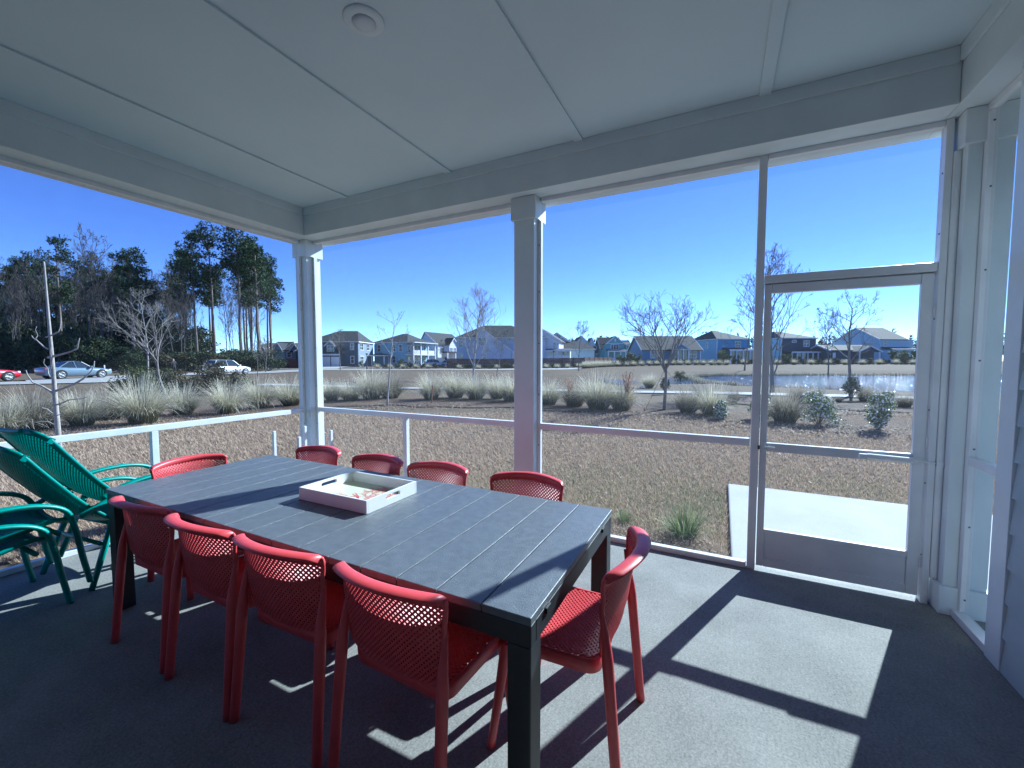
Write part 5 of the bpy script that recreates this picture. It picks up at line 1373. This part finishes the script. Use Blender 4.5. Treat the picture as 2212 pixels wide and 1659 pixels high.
# low navy house
h = House('house', 'low navy house with a brown roof left of the pale gabled house', 1795, 100)
h.wall(h.X(1796), h.X(1886), 0, 9, h.Z(759), W_deep); h.gable(h.X(1796), h.X(1888), 0.3, 9, h.Z(757), h.Z(745), W_deep, M_roofb, axis='x')
h.gable(h.X(1838), h.X(1886), -2, 4, h.Z(760), h.Z(748.5), W_deep, M_roofb, o=.2); h.box('white_door', h.X(1797), h.X(1803), -.08, -.003, 0, h.Z(762), M_hwhite)
h.posts([h.X(1841), h.X(1883)], -1.9, h.Z(760), .1)
h = House('house', 'small white gable house behind the low navy house', 1778, 120)
h.wall(h.X(1778), h.X(1801), 0, 8, h.Z(757), W_white); h.gable(h.X(1778), h.X(1801), 0, 8, h.Z(757), h.Z(744), W_white, M_roofb); h.win('f', h.X(1791), h.X(1796), h.Z(769), h.Z(759), 0, 1, 2)
# pale gabled house at right
h = House('house', 'pale blue gabled house with brown roof at the right of the door mesh', 1897, 112, 10)
e = h.Z(733)
h.wall(0, h.X(1985), 0, 13, e, W_pale); h.gable(0, h.X(1968), 0, 13, e, h.Z(705), W_pale, M_roofb, axis='x')
h.win('l', 3.0, 3.9, 4.0, 5.6, -0.01, 1, 2); h.win('f', h.X(1908), h.X(1914), h.Z(748), h.Z(737), 0, 1, 2)
h.shed(h.X(1900), h.X(1970), -3, 0.3, h.Z(754), h.Z(749)); h.box('sun_porch', h.X(1903), h.X(1950), -2.8, -.1, -.3, h.Z(756), W_pale)
for a in (1912, 1922, 1932): h.win('f', h.X(a), h.X(a + 7), h.Z(771), h.Z(760), -2.8, 1, 1)
# cluster of roofs behind the corner post
for (u, dep, w_, vt, ve, m_, l_) in ((560, 118, 20, 741, 752, W_white, 'small gabled house at the right edge of the woods'), (584, 112, 34, 738, 755, W_pale, 'gabled house with dark roof left of the corner post'), (616, 104, 40, 741, 757, W_slate, 'dark roofed house half hidden by the corner post'), (640, 96, 44, 745, 760, W_navy, 'navy house mostly hidden by the corner post')):
    h = House('house', l_, u, dep); h.wall(0, h.X(u + w_), 0, 9, h.Z(ve), m_); h.gable(0, h.X(u + w_), 0, 9, h.Z(ve), h.Z(vt), m_, M_roof, axis='x'); h.gable(h.X(u + w_ * .5), h.X(u + w_), -1.6, 4, h.Z(ve + 1), h.Z(vt + 4), m_, M_roof)
    h.win('f', h.X(u + w_ * .15), h.X(u + w_ * .15) + .9, h.Z(ve + 14), h.Z(ve + 4), 0, 1, 2)

# ------------------------------------------------------------------ fences, hedges, lamp post
def fence(label, pts, H, m, step=2.4, slats=7, open_=0.02):
    """horizontal board fence along world points"""
    t = thing('board_fence', label, 'fence', pts[0])
    o0 = Vector(pts[0])
    for a, b in zip(pts, pts[1:]):
        a = Vector(a); b = Vector(b); L = (b - a).length; n = max(1, round(L / step)); d = (b - a) / n; ang = math.atan2(d.y, d.x)
        sl = MB(); sl.box(0.05, d.length - 0.05, -0.012, 0.012, 0, H / slats - open_); me = sl.mesh('slat', m); fix_normals(me)
        ps = MB().box(-0.06, 0.06, -0.06, 0.06, -0.4, H + 0.1).mesh('post', m); fix_normals(ps)
        for i in range(n + 1):
            p = a + d * i - o0; q = link(bpy.data.objects.new('post', ps), t); q.location = p; q.rotation_euler = (0, 0, ang)
            if i < n:
                for k in range(slats):
                    q = link(bpy.data.objects.new('slat', me), t); q.location = p + Vector((0, 0, 0.05 + k * H / slats)); q.rotation_euler = (0, 0, ang)
    return t
fence('red brown board fence before the grey blue house', [at(966, 82), at(1010, 78), at(1118, 77)], 1.75, M_fence)
fence('red brown board fence right of the bay post', [at(1165, 78), at(1262, 80), at(1322, 92)], 1.85, M_fence)
fence('short pale fence at the end of the brown fence', [at(1321, 95), at(1348, 95)], 1.7, M_hwhite)
fence('dark fence and deck rail left of the corner post', [at(578, 78), at(648, 78)], 1.7, M_fence)
HS = [shrub_parts(120 + i, 1.6, 1.2, 9, 55, 0.11, m_, 3) for i, m_ in enumerate((M_leafd, M_leafb, M_leaf))]
g = random.Random(33)
def hedge_row(us, dep, label, group, tuft_every=2, s0=0.9):
    for i, u in enumerate(us):
        p = at(u, dep if not callable(dep) else dep(u))
        if i % tuft_every == 1:
            o = bpy.data.objects.new('grass_tuft', TUFT[i % 4]); link(o); o.location = p + FH * -1.2; o.rotation_euler = (0, 0, i); o.scale = (s0, s0, s0 * .95); tag(o, 'pale grass tuft ' + label, 'grass tuft', 'tufts ' + group)
        else: shrub('hedge_bush', HS[i % 3], p, s0 * g.uniform(.85, 1.2), 'low dark bush ' + label, group='bushes ' + group)
hedge_row([1325 + 8.2 * i for i in range(30)], lambda u: 84, 'in the hedge on the far bank left of the mullion', 'in the far hedge left of the mullion', 2, 1.0)
hedge_row([1590 + 9 * i for i in range(46)], lambda u: 88, 'in the hedge on the far bank behind the door', 'in the far hedge behind the door', 4, 1.1)
hedge_row([1172 + 7.5 * i for i in range(13)], lambda u: 75 + (u - 1172) * .06, 'along the brown fence right of the bay post', 'along the brown fence', 3, .85)
hedge_row([985 + 10 * i for i in range(14)], 74, 'before the fence left of the bay post', 'before the left fence', 4, .8)
hedge_row([812 + 9 * i for i in range(16)], 76, 'in the roadside hedge before the pale blue house', 'in the roadside hedge', 3, .8)
hedge_row([1262 + 5 * i for i in range(14)], lambda u: 76 + (u - 1262) * .2, 'in the bright grass row at the end of the brown fence', 'in the bright row', 1, .9) if False else None
for i in range(14):
    u = 1262 + 5.6 * i; o = bpy.data.objects.new('grass_tuft', TUFT[i % 4]); link(o); o.location = at(u, 74 + i * 0.9); o.scale = (1.05, 1.05, 1.1); o.rotation_euler = (0, 0, i * 1.7); tag(o, 'bright straw tuft in the row at the end of the brown fence', 'grass tuft', 'bright tufts at the fence end')
for (u, dep, s, l_) in ((1340, 88, 1.9, 'tall bush before the teal house porch'), (1358, 86, 2.3, 'tall leafy bush right of the pale fence'), (1374, 88, 2.0, 'leafy bush between teal house and low blue house'), (1940, 90, 2.6, 'large pale green bush before the right gabled house'), (1962, 92, 2.6, 'large bush at the right edge of the far bank'), (1700, 96, 2.0, 'leafy bush before the navy house porch'), (1562, 92, 2.6, 'slim evergreen at the corner of the bright blue house'), (868, 96, 1.5, 'round bush beside the pale blue house'), (780, 90, 1.0, 'low bush at the corner of the dark blue house')):
    shrub('garden_bush', HS[2], at(u, dep), s, l_)
def lamp_post(label, u, dep, vtop):
    H = (779 - vtop) / FPX * dep + 1.4; t = thing('lamp_post', label, 'lamp post', at(u, dep), 0, 'black street lamps')
    ob('pole', MB().tube([(0, 0, -.1), (0, 0, H * .92)], [0.07, 0.045], 8), M_pole, t); ob('lantern', MB().lathe([(0.08, H * .9), (0.16, H * .93), (0.24, H * .985), (0.05, H)], 10), M_pole, t); ob('base', MB().lathe([(0.13, -.1), (0.13, .35), (0.08, .5)], 10), M_pole, t)
lamp_post('black street lamp before the dark blue house', 793, 70, 762)
lamp_post('black lamp pole before the house right of the bay post', 1196, 82, 757)
# pale rock beside the path
mbs = MB(); gg = random.Random(4)
for i in range(5):
    c = Vector((gg.uniform(-.35, .35), gg.uniform(-.1, .1), 0)); r = gg.uniform(.08, .16)
    mbs.lathe([(r * .6, 0), (r, r * .3), (r * .7, r * .8), (r * .2, r * .95)], 7, c)
o = ob('white_rock', mbs, M_blossom, None, G(1376, 839)); tag(o, 'low white rock lying beside the path beyond the tufts', 'rock')

# ------------------------------------------------------------------ cars
def car(label, pos, rz, paint, suv=False, L=4.85, group='cars on the road'):
    t = thing('parked_car', label, 'car', pos, rz, group)
    W = 0.92; top = 1.66 if suv else 1.45; belt = 1.0 if suv else 0.92
    P = mat('paint_' + label[:12], paint, 0.28, coat=0.8, spec=0.5)
    st = [(-L / 2, .42, .78, .66), (-L / 2 + .08, .30, .90, .80), (-L / 2 + .5, .22, belt + .04, .90), (-L / 2 + 1.1, .20, belt + .03, W), (0, .20, belt, W), (L / 2 - 1.5, .20, belt - .02, W), (L / 2 - .9, .20, belt - .07, .90), (L / 2 - .35, .24, belt - .17, .84), (L / 2 - .06, .32, .66, .72), (L / 2, .40, .58, .6)]
    vs = []; fs = []; m = 10
    for (x, zb, zt, hw) in st:
        zm = zb + (zt - zb) * .55
        ring = [(-hw * .82, zb), (-hw * .97, zb + .10), (-hw, zm), (-hw * .95, zt - .06), (-hw * .80, zt), (hw * .80, zt), (hw * .95, zt - .06), (hw, zm), (hw * .97, zb + .10), (hw * .82, zb)]
        vs += [(x, y, z) for y, z in ring]
    for i in range(len(st) - 1):
        for j in range(m): a = i * m + j; b = i * m + (j + 1) % m; fs.append((a, b, b + m, a + m))
    fs += [tuple(range(m)), tuple((len(st) - 1) * m + j for j in range(m))]
    body = ob('body', MB().add(vs, fs), P, t, smooth=True)
    xr = -L / 2 + (.25 if suv else .75); xf = L / 2 - 1.45
    gh = [(xr, belt - .05, .80), (xr + (.35 if suv else .75), top - .06, .62), (xr + (.7 if suv else 1.2), top, .63), (xf - 1.0, top - .01, .64), (xf - .75, top - .06, .64), (xf, belt - .08, .80)]
    vs = []; fs = []
    base = belt - .06
    for (x, z, hw) in gh: vs += [(x, -.84 if z > belt else -hw, base), (x, -hw, z), (x, hw, z), (x, .84 if z > belt else hw, base)]
    for i in range(len(gh) - 1):
        for j in range(3): a = i * 4 + j; fs.append((a, a + 1, a + 5, a + 4))
    ob('windows', MB().add(vs, fs), M_glass, t)
    rf = MB(); q = gh[1:5]; vs = []
    for (x, z, hw) in q: vs += [(x, -hw - .015, z - .01), (x, -hw + .1, z + .025), (x, hw - .1, z + .025), (x, hw + .015, z - .01)]
    rf.add(vs, [(i * 4 + j, i * 4 + j + 1, i * 4 + j + 5, i * 4 + j + 4) for i in range(3) for j in range(3)]); ob('roof', rf, P, t, smooth=True)
    for s in (-1, 1):
        for (xa, za, xb, zb) in ((xr, belt - .05, gh[1][0], gh[1][1]), (xf, belt - .08, gh[4][0], gh[4][1]), ((xr + xf) / 2, belt - .05, (xr + xf) / 2 - .1, top - .02)):
            ob('pillar', MB().tube([(xa, s * .825, za), (xb, s * .655, zb)], .035, 6), P, t)
    for x in (-L / 2 + .92, L / 2 - .92):
        for s in (-1, 1):
            arch = ob('wheel_arch', MB().tube([(x, s * .70, .36), (x, s * .925, .36)], .385, 20), M_tyre, t)
            w = ob('wheel', MB().tube([(x, s * .70, .33), (x, s * .945, .33)], .33, 22), M_tyre, t); r = MB()
            r.tube([(x, s * .80, .33), (x, s * .935, .33)], .05, 10)
            for k in range(10):
                a = 2 * math.pi * k / 10; r.tube([(x, s * .945, .33), (x + .22 * math.cos(a), s * .950, .33 + .22 * math.sin(a))], .022, 5)
            rr = []
            for k in range(23): a = 2 * math.pi * k / 22; rr.append((x + .225 * math.cos(a), s * .945, .33 + .225 * math.sin(a)))
            r.tube(rr, .022, 6, cap=False); ob('rim', r, M_rim, w)
    for s in (-1, 1):
        ob('headlight', MB().box(L / 2 - .30, L / 2 - .12, s * .66 - .10, s * .66 + .10, .60, .74), M_lens, t, bevel=.02)
        ob('tail_light', MB().box(-L / 2 + .02, -L / 2 + .14, s * .62 - .14, s * .62 + .14, .72, .86), M_coral, t, bevel=.02)
        ob('mirror', MB().box(xf - .28, xf - .12, s * .98 - .09, s * .98 + .09, belt - .02, belt + .12), P, t, bevel=.02)
    return t
def road_dir(p, q): d = (q - p); return math.atan2(d.y, d.x)
pa, pb, pc, pd = G(20, 827), G(162, 821), G(330, 813.5), G(500, 807)
lift = Vector((0, 0, 0.06))
dR = (pb - pa); dR2 = (pd - pb)
car('bright red car cut by the left edge of the photo', at(-62, 31) + lift, road_dir(pa, pb) , (0.50, 0.012, 0.03))
car('grey blue sedan on the road behind the slim pale tree', at(163, 36) + lift, road_dir(pa, pb) - 0.1, (0.16, 0.22, 0.27), L=4.55)
car('white car half hidden behind the brownish bushes', at(492, 47.5) + lift, road_dir(pb, pd) - 0.25, (0.78, 0.79, 0.80), True, L=4.8)
car('pale blue car parked before the pale blue house', at(942, 92), YAW + math.radians(12), (0.50, 0.56, 0.66), True, group='cars parked by the houses')
car('white car parked beside the pale blue car', at(968, 95), YAW + math.radians(8), (0.75, 0.76, 0.78), False, group='cars parked by the houses')
# low hay coloured box hedge and marker post by the road
for (u, l_) in ((184, 'tan clipped bush block behind the grey blue sedan, left one'), (206, 'tan clipped bush block behind the grey blue sedan, right one')):
    shrub('clipped_bush', HS[1], at(u, 46), 0.8, l_)
o = ob('marker_post', MB().tube([(0, 0, -.1), (0, 0, 1.15)], 0.05, 8), M_hwhite, None, at(226, 38)); tag(o, 'short white marker post at the hood of the grey blue sedan', 'post')

# ------------------------------------------------------------------ person walking behind the bushes
def person(label, p, rz):
    t = thing('person', label, 'person', p, rz)
    V = {'pelvis': (0, 0, .95, .16, .12), 'waist': (0, .01, 1.10, .15, .11), 'chest': (0, .02, 1.32, .18, .12), 'neck': (0, .03, 1.49, .06, .06), 'head': (0, .05, 1.62, .095, .105), 'crown': (0, .05, 1.72, .075, .08),
         'lh': (-.10, 0, .90, .095, .095), 'lk': (-.10, .12, .50, .065, .065), 'la': (-.10, .02, .09, .045, .045), 'lt': (-.10, .16, .04, .04, .035),
         'rh': (.10, 0, .90, .095, .095), 'rk': (.10, -.05, .50, .065, .065), 'ra': (.10, -.25, .10, .045, .045), 'rt': (.10, -.12, .04, .04, .035),
         'ls': (-.19, .02, 1.40, .065, .065), 'le': (-.25, -.08, 1.14, .05, .05), 'lw': (-.24, .02, .90, .038, .038), 'lf': (-.23, .05, .80, .03, .03),
         'rs': (.19, .02, 1.40, .065, .065), 're': (.25, .0, 1.14, .05, .05), 'rw': (.24, .18, .98, .038, .038), 'rf': (.23, .24, .92, .03, .03)}
    E = [('pelvis', 'waist'), ('waist', 'chest'), ('chest', 'neck'), ('neck', 'head'), ('head', 'crown'), ('pelvis', 'lh'), ('lh', 'lk'), ('lk', 'la'), ('la', 'lt'), ('pelvis', 'rh'), ('rh', 'rk'), ('rk', 'ra'), ('ra', 'rt'),
         ('chest', 'ls'), ('ls', 'le'), ('le', 'lw'), ('lw', 'lf'), ('chest', 'rs'), ('rs', 're'), ('re', 'rw'), ('rw', 'rf')]
    names = list(V); me = bpy.data.meshes.new('body'); me.from_pydata([V[n][:3] for n in names], [(names.index(a), names.index(b)) for a, b in E], [])
    m, n, l, pr = new_mat('walker'); tc = n.new('ShaderNodeTexCoord'); sx = n.new('ShaderNodeSeparateXYZ'); l.new(tc.outputs['Object'], sx.inputs[0])
    r = n.new('ShaderNodeValToRGB'); r.color_ramp.interpolation = 'CONSTANT'; el = r.color_ramp.elements
    el[0].color = (.02, .02, .022, 1); el[0].position = 0; el[1].position = .50; el[1].color = (.012, .013, .016, 1); e = el.new(.745); e.color = (.42, .26, .19, 1); e = el.new(.87); e.color = (.70, .70, .68, 1)
    mr = n.new('ShaderNodeMapRange'); mr.inputs['From Max'].default_value = 2.0; l.new(sx.outputs['Z'], mr.inputs['Value']); l.new(mr.outputs[0], r.inputs['Fac']); l.new(r.outputs[0], pr.inputs['Base Color']); pr.inputs['Roughness'].default_value = .8
    me.materials.append(m)
    o = link(bpy.data.objects.new('body', me), t)
    sk = o.modifiers.new('skin', 'SKIN'); sk.use_smooth_shade = True
    if not me.skin_vertices: bpy.context.view_layer.objects.active = o
    for i, nm in enumerate(names):
        sv = me.skin_vertices[0].data[i]; sv.radius = V[nm][3:5]; sv.use_root = (nm == 'pelvis')
    su = o.modifiers.new('sub', 'SUBSURF'); su.levels = 1; su.render_levels = 2
    return t
person('person in a dark jacket and pale cap walking behind the bushes', at(376, 41) + lift, YAW + 1.2)
